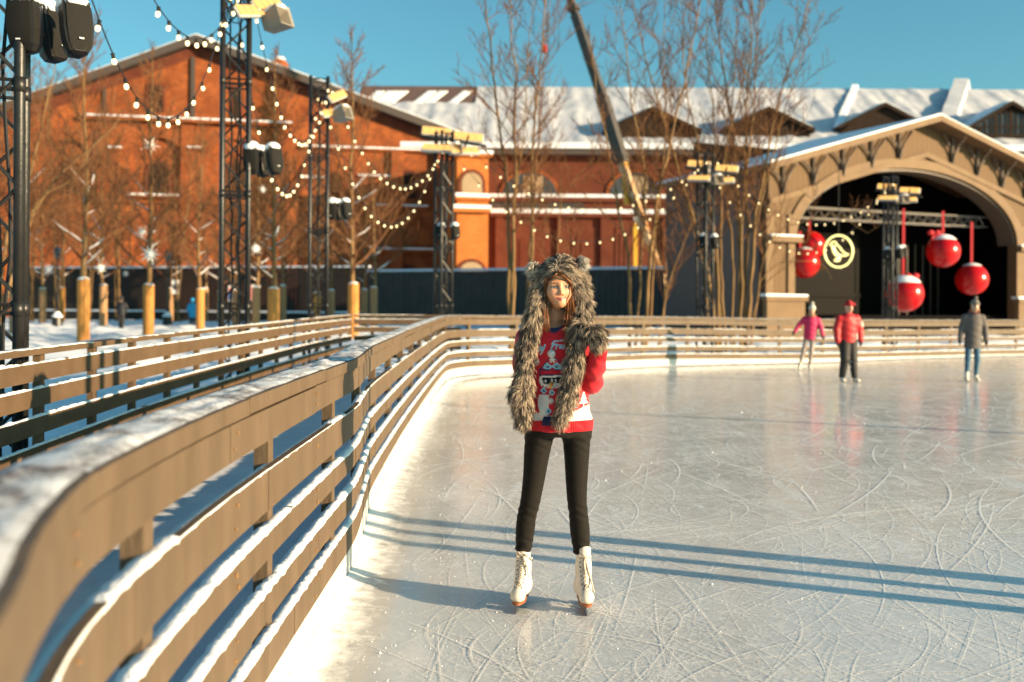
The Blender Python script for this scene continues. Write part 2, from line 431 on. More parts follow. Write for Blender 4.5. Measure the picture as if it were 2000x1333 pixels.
# second railing, behind the walkway, and its return to the rink fence
RAIL = [(-2.5, 3.2, 0), (-2.85, 4.8, 0), (-3.02, 6.0, 0), (-3.2, 8.0, 0), (-3.32, 9.5, 0), (-3.46, 13, .01), (-3.56, 17.5, .03), (-3.5, 20.6, .05), (-3.42, 21.9, .06)]
RET = [(-3.40, 22.0, .06), (-2.4, 22.15, .06), (-1.1, 22.25, .06)]
for pts, nm, lab, st in ((RAIL, 'walkway_railing', 'open tan railing along the far side of the walkway beside the black truss towers', 1.1), (RET, 'corner_railing', 'short tan railing across the far end of the walkway, joining the rink fence', 1.2)):
    pth = Path(pts); rl = thing(nm, lab, 'railing', (0, 0, 0))
    for k, (z0, z1) in enumerate([(.30, .41), (.50, .61), (.685, .80), (.868, .985), (1.03, 1.152)]):
        mb = MB(); boards(mb, pth, 0, .03, z0, z1, 3.0, [.4, 1.9, 1.1, 2.2, .8][k], rngf); mb.build('plank', M['paint2'], rl)
    mb = MB(); boards(mb, pth, -.02, .10, 1.205, 1.245, 3.0, 1.5, rngf); mb.build('handrail', M['paint2'], rl)
    s = .4
    while s < pth.L:
        mb = MB(); mb.box(pth.at(s, .058, .62), (.05, .08, 1.17), Matrix.Rotation(pth.ang(s), 3, 'Z')); mb.build('post', M['paint2'], rl); s += st
    mb = MB()
    for k, z in enumerate((.41, .61, .80, .985, 1.152)): snow_ridge(mb, pth, .0, .032, z - .003, .022, rngf, 60 + k * 3, .8)
    snow_ridge(mb, pth, -.015, .09, 1.242, .014, rngf, 99, .6)
    mb.build('snow_ledge', M['snow_clump'], rl, True)
# long dark boarded ledge along the walkway
led = Path([(-2.35, 3.0, 0), (-2.75, 5.0, 0), (-2.95, 6.4, 0), (-3.12, 8.4, 0), (-3.24, 10, 0), (-3.4, 14, 0), (-3.46, 18, 0), (-3.42, 20.6, 0)])
bench = thing('walkway_platform', 'long dark boarded platform beside the walkway railing', 'platform', (0, 0, 0))
mb = MB()
for k in range(3): boards(mb, led, -.02 - .14 * (k + 1) + .008, -.02 - .14 * k, .50, .535, 2.4, [.3, 1.5, .9, 2.1, .6][k], rngf)
mb.build('board_top', M['deck'], bench)
mb = MB(); boards(mb, led, -.42, -.40, .0, .49, 2.4, .5, rngf); boards(mb, led, -.06, -.04, .0, .49, 2.4, .5, rngf); mb.build('side_board', M['deck'], bench)

# ------------------------------------------------------------------ ice, marks, snow ground
poly = [rink.at(s, .015) for s in np.arange(0, rink.L, .25)]
def inside_rink(x, y, mrg=0.0):
    """True on the ice side of the fence path"""
    if y < -.4: return x > -.27 - mrg
    if y > 37: return False
    best = 1e9; bi = 0
    for i, q in enumerate(POLY2):
        d = (q[0] - x) ** 2 + (q[1] - y) ** 2
        if d < best: best = d; bi = i
    n_ = POLYN[bi]; q = POLY2[bi]
    return (x - q[0]) * n_.x + (y - q[1]) * n_.y < mrg
POLY2 = [(p.x, p.y) for p in rink.p[::8]]; POLYN = rink.nrm[::8]
mb = MB()
vs = [(p.x, p.y, 0) for p in poly] + [(60, 36.5, 0), (60, -14, 0), (-.26, -14, 0)]
mb.add(vs, [tuple(range(len(vs) - 1, -1, -1))])
def ice_mat():
    m = bpy.data.materials.new('ice'); m.use_nodes = True; n = m.node_tree; b = n.nodes['Principled BSDF']; L = n.links.new
    N = n.nodes.new
    tc = N('ShaderNodeTexCoord')
    def nz(scale, detail=6, rough=.6, st=None):
        t = N('ShaderNodeTexNoise'); t.inputs['Scale'].default_value = scale; t.inputs['Detail'].default_value = detail; t.inputs['Roughness'].default_value = rough
        if st:
            mp = N('ShaderNodeMapping'); mp.inputs['Scale'].default_value = st[:3]; mp.inputs['Rotation'].default_value = (0, 0, st[3]); L(tc.outputs['Object'], mp.inputs[0]); L(mp.outputs[0], t.inputs[0])
        else: L(tc.outputs['Object'], t.inputs[0])
        return t.outputs[0]
    def ramp(x, a, b_, ca, cb):
        r = N('ShaderNodeValToRGB'); r.color_ramp.elements[0].position = a; r.color_ramp.elements[1].position = b_
        r.color_ramp.elements[0].color = ca; r.color_ramp.elements[1].color = cb; L(x, r.inputs[0]); return r.outputs[0]
    base = ramp(nz(.8, 8, .65), .3, .7, (.50, .50, .495, 1), (.67, .665, .655, 1))
    fr = ramp(nz(14, 8, .75), .50, .66, (0, 0, 0, 1), (1, 1, 1, 1))
    pt = ramp(nz(1.1, 5, .6), .42, .66, (0, 0, 0, 1), (1, 1, 1, 1))
    st = ramp(nz(5, 7, .7, (1.0, .22, 1, .5)), .52, .62, (0, 0, 0, 1), (1, 1, 1, 1))
    mu = N('ShaderNodeMath'); mu.operation = 'MULTIPLY'; L(fr, mu.inputs[0]); L(pt, mu.inputs[1])
    mu2 = N('ShaderNodeMath'); mu2.operation = 'MULTIPLY_ADD'; L(st, mu2.inputs[0]); mu2.inputs[1].default_value = .35; L(mu.outputs[0], mu2.inputs[2]); mu2.use_clamp = True
    sc_ = N('ShaderNodeMath'); sc_.operation = 'MULTIPLY'; sc_.inputs[1].default_value = .8; L(mu2.outputs[0], sc_.inputs[0])
    mx = N('ShaderNodeMix'); mx.data_type = 'RGBA'; mx.inputs[7].default_value = (.86, .87, .88, 1)
    L(sc_.outputs[0], mx.inputs[0]); L(base, mx.inputs[6]); L(mx.outputs[2], b.inputs['Base Color'])
    ro = N('ShaderNodeMapRange'); L(mu2.outputs[0], ro.inputs[0]); ro.inputs[3].default_value = .10; ro.inputs[4].default_value = .46; L(ro.outputs[0], b.inputs['Roughness'])
    b.inputs['IOR'].default_value = 1.31
    bp = N('ShaderNodeBump'); bp.inputs['Strength'].default_value = .07; bp.inputs['Distance'].default_value = .01
    L(nz(22, 5, .6), bp.inputs['Height']); L(bp.outputs[0], b.inputs['Normal'])
    return m
M['ice'] = ice_mat()
ice = structure(mb.build('ice', M['ice']))
def flake_mat(name, lo, hi, scale, alpha_attr=False):
    m = mat(name, (.88, .88, .88), .9, spec=.1); n = m.node_tree; b = n.nodes['Principled BSDF']; L = n.links.new
    tc = n.nodes.new('ShaderNodeTexCoord'); t = n.nodes.new('ShaderNodeTexNoise'); t.inputs['Scale'].default_value = scale; t.inputs['Detail'].default_value = 6
    t.inputs['Roughness'].default_value = .7
    r = n.nodes.new('ShaderNodeMapRange'); r.inputs[1].default_value = lo; r.inputs[2].default_value = hi
    L(tc.outputs['Object'], t.inputs[0]); 
    a = n.nodes.new('ShaderNodeVertexColor'); a.layer_name = 'Col'; sp = n.nodes.new('ShaderNodeSeparateColor'); L(a.outputs[0], sp.inputs[0])
    ad = n.nodes.new('ShaderNodeMath'); ad.operation = 'ADD'; L(t.outputs[0], ad.inputs[0]); L(sp.outputs[0], ad.inputs[1])
    L(ad.outputs[0], r.inputs[0]); L(r.outputs[0], b.inputs['Alpha'])
    return m
M['mark'] = flake_mat('shaved_ice', .42, .75, 55)
rm = random.Random(8); mb = MB(); cnt = 0
while cnt < 6500:
    d = 2.6 + 23 * rm.random() ** 1.25; x = rm.uniform(-.62, .62) * d
    if not inside_rink(x, d, -.5): continue
    rad = rm.choice([.7, 1.6, 2.5, 4, 6, 9, 14, 25]) * rm.uniform(.7, 1.4); ln = min(rm.uniform(.3, 2.6) * (1 + d * .04), rad * 4)
    a0 = rm.uniform(0, 6.28); seg = max(6, int(ln / .12)); wd = rm.choice([.002, .0025, .003, .004, .005, .007] + ([.010] if d > 7 else [])) * rm.uniform(.7, 1.3) * (1 + d * .03)
    vs = []; cs = []; z = rm.uniform(.0012, .0045); str_ = rm.uniform(-.10, .24) - (.07 if d < 6 else 0) - (.1 if wd > .016 else 0)
    ok = True; sq = rm.uniform(.75, 1)
    for i in range(seg + 1):
        t = i / seg; an = a0 + (t - .5) * ln / rad
        cx, cy = math.cos(a0), math.sin(a0)
        px_, py_ = x + rad * (math.cos(an) - cx), d + rad * (math.sin(an) - cy) * sq
        if i % 6 == 0 and not inside_rink(px_, py_, -.12): ok = False; break
        ww = wd * (.35 + math.sin(math.pi * t) * .65) * .5; nx, ny = math.cos(an), math.sin(an)
        vs += [(px_ - nx * ww, py_ - ny * ww, z), (px_ + nx * ww, py_ + ny * ww, z)]
        g = str_ + .10 * math.sin(math.pi * t) - .06
        cs += [(g, g, g), (g, g, g)]
    if not ok: continue
    mb.add(vs, [(2 * i, 2 * i + 1, 2 * i + 3, 2 * i + 2) for i in range(seg)], cs); cnt += 1
o = mb.build('skate_marks', M['mark']); o['kind'] = 'stuff'; tag(o, 'white curved skate scratches all over the ice', 'skate marks')
# crumbs of shaved ice
mb = MB(); cnt = 0
while cnt < 2600:
    d = 2.4 + 14 * rm.random() ** 1.5; x = rm.uniform(-.6, .6) * d
    if noise.noise(Vector((x * .8, d * .8, 2))) < rm.uniform(-.3, .5) or not inside_rink(x, d, -.1): continue
    r_ = rm.uniform(.0012, .003) * (1 + .08 * d) * (2.0 if rm.random() < .05 else 1); a = rm.uniform(0, 6)
    vs = [(x + r_ * math.cos(a + k * 2.09), d + r_ * math.sin(a + k * 2.09), .001) for k in range(3)] + [(x, d, .001 + r_ * 1.1)]
    mb.add(vs, [(0, 1, 3), (1, 2, 3), (2, 0, 3)]); cnt += 1
o = mb.build('ice_crumbs', M['snow_clump']); o['kind'] = 'stuff'; tag(o, 'scattered white crumbs of shaved ice on the rink', 'ice crumbs')
# powder along the foot of the fence
M['powder'] = flake_mat('powder_snow', .45, .8, 9)
mb = MB(); rows = []; s = 0
while s < rink.L:
    row = []
    for j in range(8):
        t = j / 7; wd = (.30 + .12 * noise.noise(Vector((s * .7, 3, 1))) + .012 * rink.at(s).y)
        q = rink.at(s, -t * wd); h = .034 * (1 - t) ** 2.2 * (1 + .5 * noise.noise(Vector((s * 3, t * 3, 8)))) + .006
        row.append(((q.x, q.y, h), .55 * (1 - t) ** 1.4 - .25 * t))
    rows.append(row); s += .1
vs = [p for r in rows for p, a in r]; cs = [(a, a, a) for r in rows for p, a in r]
mb.add(vs, [(i * 8 + k, i * 8 + k + 1, i * 8 + 9 + k, i * 8 + 8 + k) for i in range(len(rows) - 1) for k in range(7)], cs)
o = mb.build('powder_drift', M['powder'], smooth=True); o['kind'] = 'stuff'; tag(o, 'white powder snow along the foot of the rink fence', 'powder snow')

# snow ground: one sheet, finer near the rink, out to the horizon
def axis(a, b, step, far):
    core = list(np.arange(a, b + 1e-6, step)); lo, hi = [], []
    s = step; x = a
    while x > -far: s *= 1.6; x -= s; lo.append(x)
    s = step; x = b
    while x < far: s *= 1.6; x += s; hi.append(x)
    return lo[::-1] + core + hi
xs, ys = axis(-30, 22, .36, 900), axis(-4, 80, .36, 900)
vs = []; rk = np.array(POLY2); nn = np.array([(a.x, a.y) for a in POLYN])
XX, YY = np.meshgrid(xs, ys, indexing='ij'); SD = np.empty(XX.shape)
for i in range(len(xs)):
    dx = XX[i][:, None] - rk[None, :, 0]; dy = YY[i][:, None] - rk[None, :, 1]
    k = np.argmin(dx * dx + dy * dy, axis=1); r_ = np.arange(len(ys))
    SD[i] = dx[r_, k] * nn[k, 0] + dy[r_, k] * nn[k, 1]
for i, x in enumerate(xs):
    for j, y in enumerate(ys):
        far = abs(x) > 200 or y > 200 or y < -100
        sd = SD[i, j] if y > -.4 else (-.27 - x if x < 0 else -1)
        if y < -.4 and x > -.27: sd = -1
        if sd < .5 and not (x > 26 or y > 37): z = -.12
        else:
            amp = min(1, max(0, (sd - .6) / 3)); trees = 1 if (x < -4.6 or y > 24) else .25
            z = -.03 + amp * trees * (.10 + .25 * noise.noise(Vector((x * .55, y * .4, 5))) + .22 * abs(noise.noise(Vector((x * 1.3, y * 1.0, 7)))) + .09 * noise.noise(Vector((x * 3.1, y * 2.4, 2))))
            if far: z = 0
        vs.append((x, y, z))
J = len(ys)
mb = MB(); mb.add(vs, [(i * J + j, i * J + J + j, i * J + J + j + 1, i * J + j + 1) for i in range(len(xs) - 1) for j in range(J - 1)])
structure(mb.build('snow_ground', M['snow'], smooth=True))
# ------------------------------------------------------------------ gable hall (orange brick)
def wallbox(mb, o, ax, x0, x1, z0, z1, d0, d1):
    """box on a facade: along ax from x0 to x1, heights z0..z1, depth d0..d1 outwards"""
    nrm = Vector((ax.y, -ax.x, 0))
    mb.prism([(x0, z0), (x1, z0), (x1, z1), (x0, z1)], Vector(o) + nrm * d0, ax, (0, 0, 1), nrm * (d1 - d0))
def arch_poly(cx, z0, zs, hw, rise, n=14):
    pts = [(cx - hw, z0), (cx + hw, z0)]
    for i in range(n + 1):
        a = math.pi * i / n; pts.append((cx + hw * math.cos(a), zs + rise * math.sin(a)))
    return pts
D0 = 95.0
ga = R(11); AX = Vector((math.cos(ga), math.sin(ga), 0)); NR = Vector((AX.y, -AX.x, 0))
apex = P(385, 90, D0); A0 = Vector((apex.x, apex.y, 0))
def fx(px, py):   # pixel -> facade coordinates (along, height)
    u, v = px - 1000.0, py - 594.0; dx = (u + ROLL * v) / FPX; dz = -(v - ROLL * u) / FPX
    # ray t*(dx,1,dz); facade: (p-A0).NR = 0
    t = (A0.x * NR.x + A0.y * NR.y) / (dx * NR.x + NR.y)
    q = Vector((dx * t, t, 0)) - A0
    return q.dot(AX), CAM_H + dz * t
hall = thing('brick_hall', 'big orange brick gable hall behind the bare trees', 'building', A0)
xl, zl = fx(-60, 250); xr, zr = fx(882, 272); za = apex.z
mb = MB(); mb.prism([(xl, -.5), (xr, -.5), (xr, zr), (0, za), (xl, zl)], A0, AX, (0, 0, 1), -NR * 22); mb.build('wall', M['brick'], hall)
mb = MB()
for (xa, z_a, xb, z_b) in ((xl - .8, zl - .3, 0, za), (0, za, xr + .9, zr - .35)):
    mb.prism([(xa, z_a + .02), (xb, z_b + .02), (xb, z_b + .75), (xa, z_a + .75)], A0 + NR * 1.3, AX, (0, 0, 1), -NR * 24)
mb.build('roof', M['roof_edge'], hall)
mb = MB()
for (xa, z_a, xb, z_b) in ((xl - .8, zl - .3, 0, za), (0, za, xr + .9, zr - .35)):
    mb.prism([(xa, z_a + .76), (xb, z_b + .76), (xb, z_b + .93), (xa, z_a + .93)], A0 + NR * .9, AX, (0, 0, 1), -NR * 23.4)
mb.build('roof_snow', M['snow'], hall)
mb = MB()   # corbel band under the eaves, stepped
for (xa, z_a, xb, z_b) in ((xl, zl, 0, za), (0, za, xr, zr)):
    for k in range(3):
        mb.prism([(xa, z_a - 1.0 + .3 * k), (xb, z_b - 1.0 + .3 * k), (xb, z_b - .7 + .3 * k), (xa, z_a - .7 + .3 * k)], A0, AX, (0, 0, 1), NR * (.12 + .14 * k))
mb.build('corbel_band', M['brick_dark'], hall)
def ledge(x0, y0, x1, y1, h=.28, d=.35, snow=True):
    (a, z), (b, z2) = fx(x0, y0), fx(x1, y1)
    z = (z + z2) / 2
    mb = MB(); wallbox(mb, A0, AX, a, b, z - h, z, .005, d); mb.build('cornice', M['brick'], hall)
    if snow:
        mb = MB(); wallbox(mb, A0, AX, a - .03, b + .03, z + .003, z + .15, .01, d + .05); mb.build('cornice_snow', M['snow'], hall)
ledge(165, 233, 570, 238, .28, .65); ledge(215, 291, 240, 291, .28, .65); ledge(368, 291, 398, 291, .28, .65); ledge(590, 286, 830, 296, .2)
ledge(700, 345, 765, 345, .2, .25); ledge(590, 348, 640, 348, .2, .25)
ledge(735, 403, 835, 404, .25, .4); ledge(735, 487, 850, 489, .3, .5); ledge(250, 383, 350, 383, .2, .55); ledge(850, 353, 890, 353, .3, .4)
for x in (365, 570, 775, 860): # pilasters
    a, _ = fx(x - 11, 400); b, _ = fx(x + 11, 400); _, zt = fx(x, 292 if x != 365 else 240)
    mb = MB(); wallbox(mb, A0, AX, a, b, -.4, zt - .3, .004, .55); mb.build('pilaster', M['brick'], hall)
a, _ = fx(377, 200); mb = MB(); wallbox(mb, A0, AX, a - .18, a + .18, fx(377, 232)[1], za - 1.1, .006, .22); mb.build('rain_pipe', M['roof_edge'], hall)
a, _ = fx(205, 200); mb = MB(); wallbox(mb, A0, AX, a - .12, a + .12, fx(205, 232)[1], fx(205, 172)[1], .006, .2); mb.build('rain_pipe', M['roof_edge'], hall)
def window(x0, x1, y0, y1, rise_px=0, m='dormer', host=hall, frame=True):
    (a, zt), (b, zb) = fx(x0, y0), fx(x1, y1); _, zs = fx(x0, y0 + rise_px)
    cx, hw = (a + b) / 2, (b - a) / 2
    mb = MB(); mb.prism(arch_poly(cx, zb, zs, hw + .28, zt - zs + .28) if rise_px else [(a - .2, zb), (b + .2, zb), (b + .2, zt + .2), (a - .2, zt + .2)], A0 + NR * .01, AX, (0, 0, 1), NR * .12)
    f = mb.build('window', M['brick_dark'] if frame else M['brick'], host)
    mb = MB(); mb.prism(arch_poly(cx, zb, zs, hw, zt - zs) if rise_px else [(a, zb), (b, zb), (b, zt), (a, zt)], A0 + NR * .1, AX, (0, 0, 1), NR * .045)
    mb.build('pane', M[m], f)
window(291, 318, 169, 220); window(455, 468, 172, 232)

# outer skin of brick with real arched recesses
def skin(x0, x1, y0, y1, arches):
    a0, z1 = fx(x0, y0); a1, z0 = fx(x1, y1); mb = MB(); S_ = []
    for (p0, p1, yt, ys, yb) in arches:
        a, zt = fx(p0, yt); b, zb = fx(p1, yb); _, zs = fx(p0, ys); S_.append((a, b, zt, zs, zb))
    cuts = sorted(set([a0, a1] + [a + (b - a) * (1 - math.cos(math.pi * i / 16)) / 2 for a, b, *_ in S_ for i in range(17)]))
    for u, v in zip(cuts[:-1], cuts[1:]):
        m = (u + v) / 2; h_ = [s_ for s_ in S_ if s_[0] < m < s_[1]]
        if not h_: mb.prism([(u, z0), (v, z0), (v, z1), (u, z1)], A0 + NR * .004, AX, (0, 0, 1), NR * .42); continue
        a, b, zt, zs, zb = h_[0]; f_ = lambda t: zs + (zt - zs) * math.sqrt(max(0, 1 - ((t - (a + b) / 2) / ((b - a) / 2)) ** 2))
        mb.prism([(u, f_(u)), (v, f_(v)), (v, z1), (u, z1)], A0 + NR * .004, AX, (0, 0, 1), NR * .42)
        if zb > z0 + .01: mb.prism([(u, z0), (v, z0), (v, zb), (u, zb)], A0 + NR * .004, AX, (0, 0, 1), NR * .42)
    mb.build('arcade', M['brick'], hall)
skin(58, 560, 243, 404, [(80, 190, 272, 327, 396), (255, 364, 268, 325, 396), (404, 520, 272, 327, 396)])
skin(58, 560, 407, 640, [(80, 190, 430, 470, 560), (255, 364, 430, 470, 560), (404, 520, 430, 470, 560)])
for x0, x1 in ((290, 330), (445, 480), (118, 152)):
    window(x0, x1, 318, 380, 22, 'dormer')
window(590, 690, 300, 400, 45, 'brick')
window(785, 812, 336, 388, 14, 'dormer'); window(640, 668, 336, 388, 14, 'dormer')
window(778, 812, 523, 560, 12, 'dormer'); window(590, 690, 460, 560, 30, 'brick');
# brick stub chimney on the right slope
ck = P(546, 140, 104); mb = MB()
chim = thing('brick_chimney', 'round brick chimney rising behind the right roof slope of the gable hall', 'chimney', (ck.x, ck.y, ck.z - 3))
mb.lathe([(.75, -1), (.75, 2.9), (.95, 2.95), (.95, 3.5), (.8, 3.9), (.5, 4.15)], chim.location, 14); mb.build('stack', M['brick'], chim)
mb = MB(); mb.lathe([(.52, 4.15), (.6, 4.25), (.4, 4.45), (.05, 4.5)], chim.location, 12); mb.build('snow_cap', M['snow'], chim)

# ------------------------------------------------------------------ bright turret bay
DT = 90.0
tl, tr = P(893, 300, DT), P(954, 300, DT); tb = Vector((tl.x, DT, 0)); TW = tr.x - tl.x
bay = thing('brick_bay', 'bright brick bay with boarded arched window at the right end of the gable hall', 'building', tb)
ta = R(14); TX = Vector((math.cos(ta), math.sin(ta), 0)); TN = Vector((TX.y, -TX.x, 0)); TWW = TW / math.cos(ta)
zt = P(920, 302, DT).z
mb = MB(); mb.prism([(0, -.5), (TWW, -.5), (TWW, zt), (0, zt)], tb, TX, (0, 0, 1), -TN * 9); mb.build('wall', M['brick_bright'], bay)
def bayz(py): return P(920, py, DT).z
for (y0, y1, d_, x0, x1) in ((300, 306, .35, -.3, TWW + .3), (385, 391, .3, -.15, TWW + .1), (408, 415, .55, -.5, TWW + .1)):
    mb = MB(); wallbox(mb, tb, TX, x0, x1, bayz(y1), bayz(y0), .004, d_); mb.build('cornice', M['brick_bright'], bay)
    mb = MB(); wallbox(mb, tb, TX, x0 - .03, x1 + .03, bayz(y0) + .004, bayz(y0) + .32, .01, d_ + .05); mb.build('cornice_snow', M['snow'], bay)
kx = TWW / (954 - 893)
for (x0, x1, y0, ys, y1) in ((902, 941, 337, 357, 384), (900, 944, 512, 530, 560)):
    a, b = (x0 - 893) * kx, (x1 - 893) * kx
    mb = MB(); mb.prism(arch_poly((a + b) / 2, bayz(y1), bayz(ys), (b - a) / 2 + .3, bayz(y0) - bayz(ys) + .3), tb + TN * .006, TX, (0, 0, 1), TN * .1); f = mb.build('window', M['brick_dark'], bay)
    mb = MB(); mb.prism(arch_poly((a + b) / 2, bayz(y1), bayz(ys), (b - a) / 2, bayz(y0) - bayz(ys)), tb + TN * .09, TX, (0, 0, 1), TN * .04); mb.build('pane', M['panel_tan'], f)

# ------------------------------------------------------------------ long hall with the snowy roof
DL = 100.0
lx0, lx1 = P(660, 300, DL).x, 95.0
zE, zR, DR = P(1150, 292, DL).z, P(1340, 172, 118).z, 118.0
lh = thing('long_hall', 'long brick hall with a snow covered roof and brown dormers behind the rink', 'building', (40, DL, 0))
mb = MB(); mb.box(((lx0 + lx1) / 2, DL + 18, zE / 2 - .3), (lx1 - lx0, 36, zE)); mb.build('wall', M['brick_dark'], lh)
e0, e1 = Vector((lx0, DL - .9, zE - .1)), Vector((lx0, DR, zR))
sd_ = (e1 - e0); sl_ = sd_.length; sd_.normalize(); sn = Vector((0, -sd_.z, sd_.y))
mb = MB(); mb.prism([(0, 0), (lx1 - lx0, 0), (lx1 - lx0, sl_), (0, sl_)], e0, (1, 0, 0), sd_, -sn * .5)
b1 = Vector((lx0, DR, zR)); mb.prism([(0, 0), (lx1 - lx0, 0), (lx1 - lx0, sl_), (0, sl_)], b1, (1, 0, 0), Vector((0, sd_.y, -sd_.z)), Vector((0, -sd_.z, -sd_.y)) * .5)
roof = mb.build('roof', M['roof_edge'], lh)
def roof_pt(px, py, lift=0.0):
    """where the ray of this pixel meets the front roof slope"""
    u, v = px - 1000.0, py - 594.0; dv = Vector(((u + ROLL * v) / FPX, 1, -(v - ROLL * u) / FPX)); c0 = Vector((0, 0, CAM_H))
    t = (e0 + sn * lift - c0).dot(sn) / dv.dot(sn); return c0 + dv * t
# snow sheet with its own lumps, open where the roof is bare
mb = MB(); nx_, ny_ = 380, 34; vs = []
for i in range(nx_ + 1):
    for j in range(ny_ + 1):
        x = lx0 + (lx1 - lx0) * i / nx_; t = j / ny_
        h = .14 + .06 * noise.noise(Vector((x * .22, t * 3, 1))) + .08 * noise.noise(Vector((x * .7, t * 9, 4))) + .09 * max(0, math.sin(x * 2.1)) + .10 * noise.noise(Vector((x * 1.6, t * 26, 9)))
        if t > .985: h = .02
        q = e0 + Vector((x - lx0, 0, 0)) + sd_ * (sl_ * t) + sn * max(h, .02)
        vs.append(q)
bare = set()
fs = []
for i in range(nx_):
    for j in range(ny_):
        x = lx0 + (lx1 - lx0) * (i + .5) / nx_; t = (j + .5) / ny_
        q = e0 + Vector((x - lx0, 0, 0)) + sd_ * (sl_ * t)
        pxx = q.x / q.y * FPX + 1000; pyy = 594 - (q.z - CAM_H) / q.y * FPX
        lo = 205 + 6 * noise.noise(Vector((x * .3, 0, 3)))
        if pyy < lo and 700 < pxx < 925 + (lo - pyy) * .2: continue
        fs.append((i * (ny_ + 1) + j, (i + 1) * (ny_ + 1) + j, (i + 1) * (ny_ + 1) + j + 1, i * (ny_ + 1) + j + 1))
mb.add(vs, fs); mb.build('roof_snow', M['roof_snow'], lh, True)
mb = MB(); q0 = roof_pt(690, 206, .06); q1 = roof_pt(925, 206, .06)
mb.prism([(0, 0), (q1.x - q0.x, 0), (q1.x - q0.x, (sl_ - (q0 - e0).dot(sd_)) - .15), (0, (sl_ - (q0 - e0).dot(sd_)) - .15)], q0 - sn * .05, (1, 0, 0), sd_, sn * .05); mb.build('bare_sheeting', M['roof_bare'], lh)
mb = MB(); mb.box(((lx0 + lx1) / 2, DL - .7, zE - .42), (lx1 - lx0, .9, .5)); mb.build('eaves_board', M['roof_edge'], lh)
mb = MB(); mb.box(((lx0 + lx1) / 2, DL - 1.0, zE + .16), (lx1 - lx0, .8, .55)); mb.build('eaves_snow', M['snow'], lh)
def hall_box(nm, x0, x1, y0, y1, d, m, dep=.3):
    a, b = P(x0, y1, DL), P(x1, y0, DL); mb = MB()
    mb.box(((a.x + b.x) / 2, DL - d - dep / 2 + .004, (a.z + b.z) / 2), (b.x - a.x, dep, b.z - a.z)); return mb.build(nm, M[m], lh)
hall_box('cornice', 957, 1310, 386, 394, 0, 'brick_dark', .35); hall_box('cornice_snow', 957, 1310, 381.5, 385.8, 0, 'snow', .4)
hall_box('cornice', 957, 1310, 417, 424, 0, 'brick_dark', .5); hall_box('cornice_snow', 957, 1310, 411, 416.8, 0, 'snow', .55)
hall_box('grey_band', 957, 1140, 395, 411, 0, 'hoard', .12)
for x0, x1 in ((982, 1088), (1190, 1290)):
    a, b = P(x0, 384, DL), P(x1, 384, DL); zs = P(x0, 384, DL).z; hw = (b.x - a.x) / 2
    o = Vector(((a.x + b.x) / 2, DL - .01, 0))
    mb = MB(); mb.prism(arch_poly(0, zs + .02, zs + .03, hw + .35, (P(x0, 338, DL).z - zs) + .35), o, (1, 0, 0), (0, 0, 1), (0, -.14, 0)); f = mb.build('window', M['brick'], lh)
    mb = MB(); mb.prism(arch_poly(0, zs + .02, zs + .03, hw, P(x0, 338, DL).z - zs), o + Vector((0, -.12, 0)), (1, 0, 0), (0, 0, 1), (0, -.05, 0)); mb.build('pane', M['glass'], f)
    mb = MB(); mb.box(o + Vector((.3, -.2, zs + 1.0)), (1.9, .06, 2.0)); mb.build('board', M['panel_tan'], f)
for x in (975, 1095, 1180, 1300):
    hall_box('pilaster', x - 8, x + 8, 425, 600, 0, 'brick_dark', .35)
for x0, x1 in ((990, 1090), (1110, 1175), (1195, 1290)):
    for k in range(3): hall_box('blind_panel', x0 + 6 + 9 * k, x1 - 6 - 9 * k, 445 + 12 * k, 600, .06 * k, 'brick_dark', .07)
# dormers: low gables with half-round glazing
def dormer(px, top, half, base, glazed):
    c = roof_pt(px, base); d0 = c.y - .6; s_ = d0 / FPX
    hw = half * s_; z0 = c.z - .5; zt_ = CAM_H + (594 - top + ROLL * (px - 1000)) * s_; he = (base - top) * .25 * s_
    mb = MB(); mb.prism([(-hw, z0), (hw, z0), (hw, z0 + .6), (hw * .55, z0 + (zt_ - z0) * .70), (0, zt_ - .15), (-hw * .55, z0 + (zt_ - z0) * .70), (-hw, z0 + .6)], (c.x, d0, 0), (1, 0, 0), (0, 0, 1), (0, 9, 0))
    f = mb.build('dormer', M['dormer'], lh)
    mb = MB()
    for sgn in (-1, 1):
        mb.prism([(0, zt_), (sgn * (hw + .4), z0 + .75), (sgn * (hw + .4), z0 + 1.15), (0, zt_ + .4)], (c.x, d0 - .5, 0), (1, 0, 0), (0, 0, 1), (0, 9, 0))
    mb.build('dormer_roof', M['dormer'], f)
    mb = MB()
    for sgn in (-1, 1):
        mb.prism([(0, zt_ + .41), (sgn * (hw + .2), z0 + 1.17), (sgn * (hw + .2), z0 + 1.4), (0, zt_ + .62)], (c.x, d0 - .2, 0), (1, 0, 0), (0, 0, 1), (0, 8.5, 0))
    mb.build('dormer_snow', M['snow'], f)
    if glazed:
        mb = MB(); mb.prism([(-hw * .85, z0 + .55), (hw * .85, z0 + .55), (hw * .78, z0 + (zt_ - z0) * .42), (hw * .4, z0 + (zt_ - z0) * .72), (0, zt_ - .75), (-hw * .4, z0 + (zt_ - z0) * .72), (-hw * .78, z0 + (zt_ - z0) * .42)], (c.x, d0 - .01, 0), (1, 0, 0), (0, 0, 1), (0, -.06, 0)); mb.build('glazing', M['glass'], f)
        mb = MB()
        for k in range(-7, 8): mb.box((c.x + hw * .82 * k / 7, d0 - .12, z0 + .5 + (zt_ - z0) * (.40 - .016 * k * k * .5) * .8), (.14 if k % 3 else .4, .08, (zt_ - z0) * (.78 - .012 * k * k)))
        mb.box((c.x, d0 - .17, z0 + 1.4), (hw * 1.7, .06, .14)); mb.box((c.x, d0 - .17, z0 + .45), (hw * 1.9, .5, .3))
        mb.build('glazing_bar', M['dormer'], f)
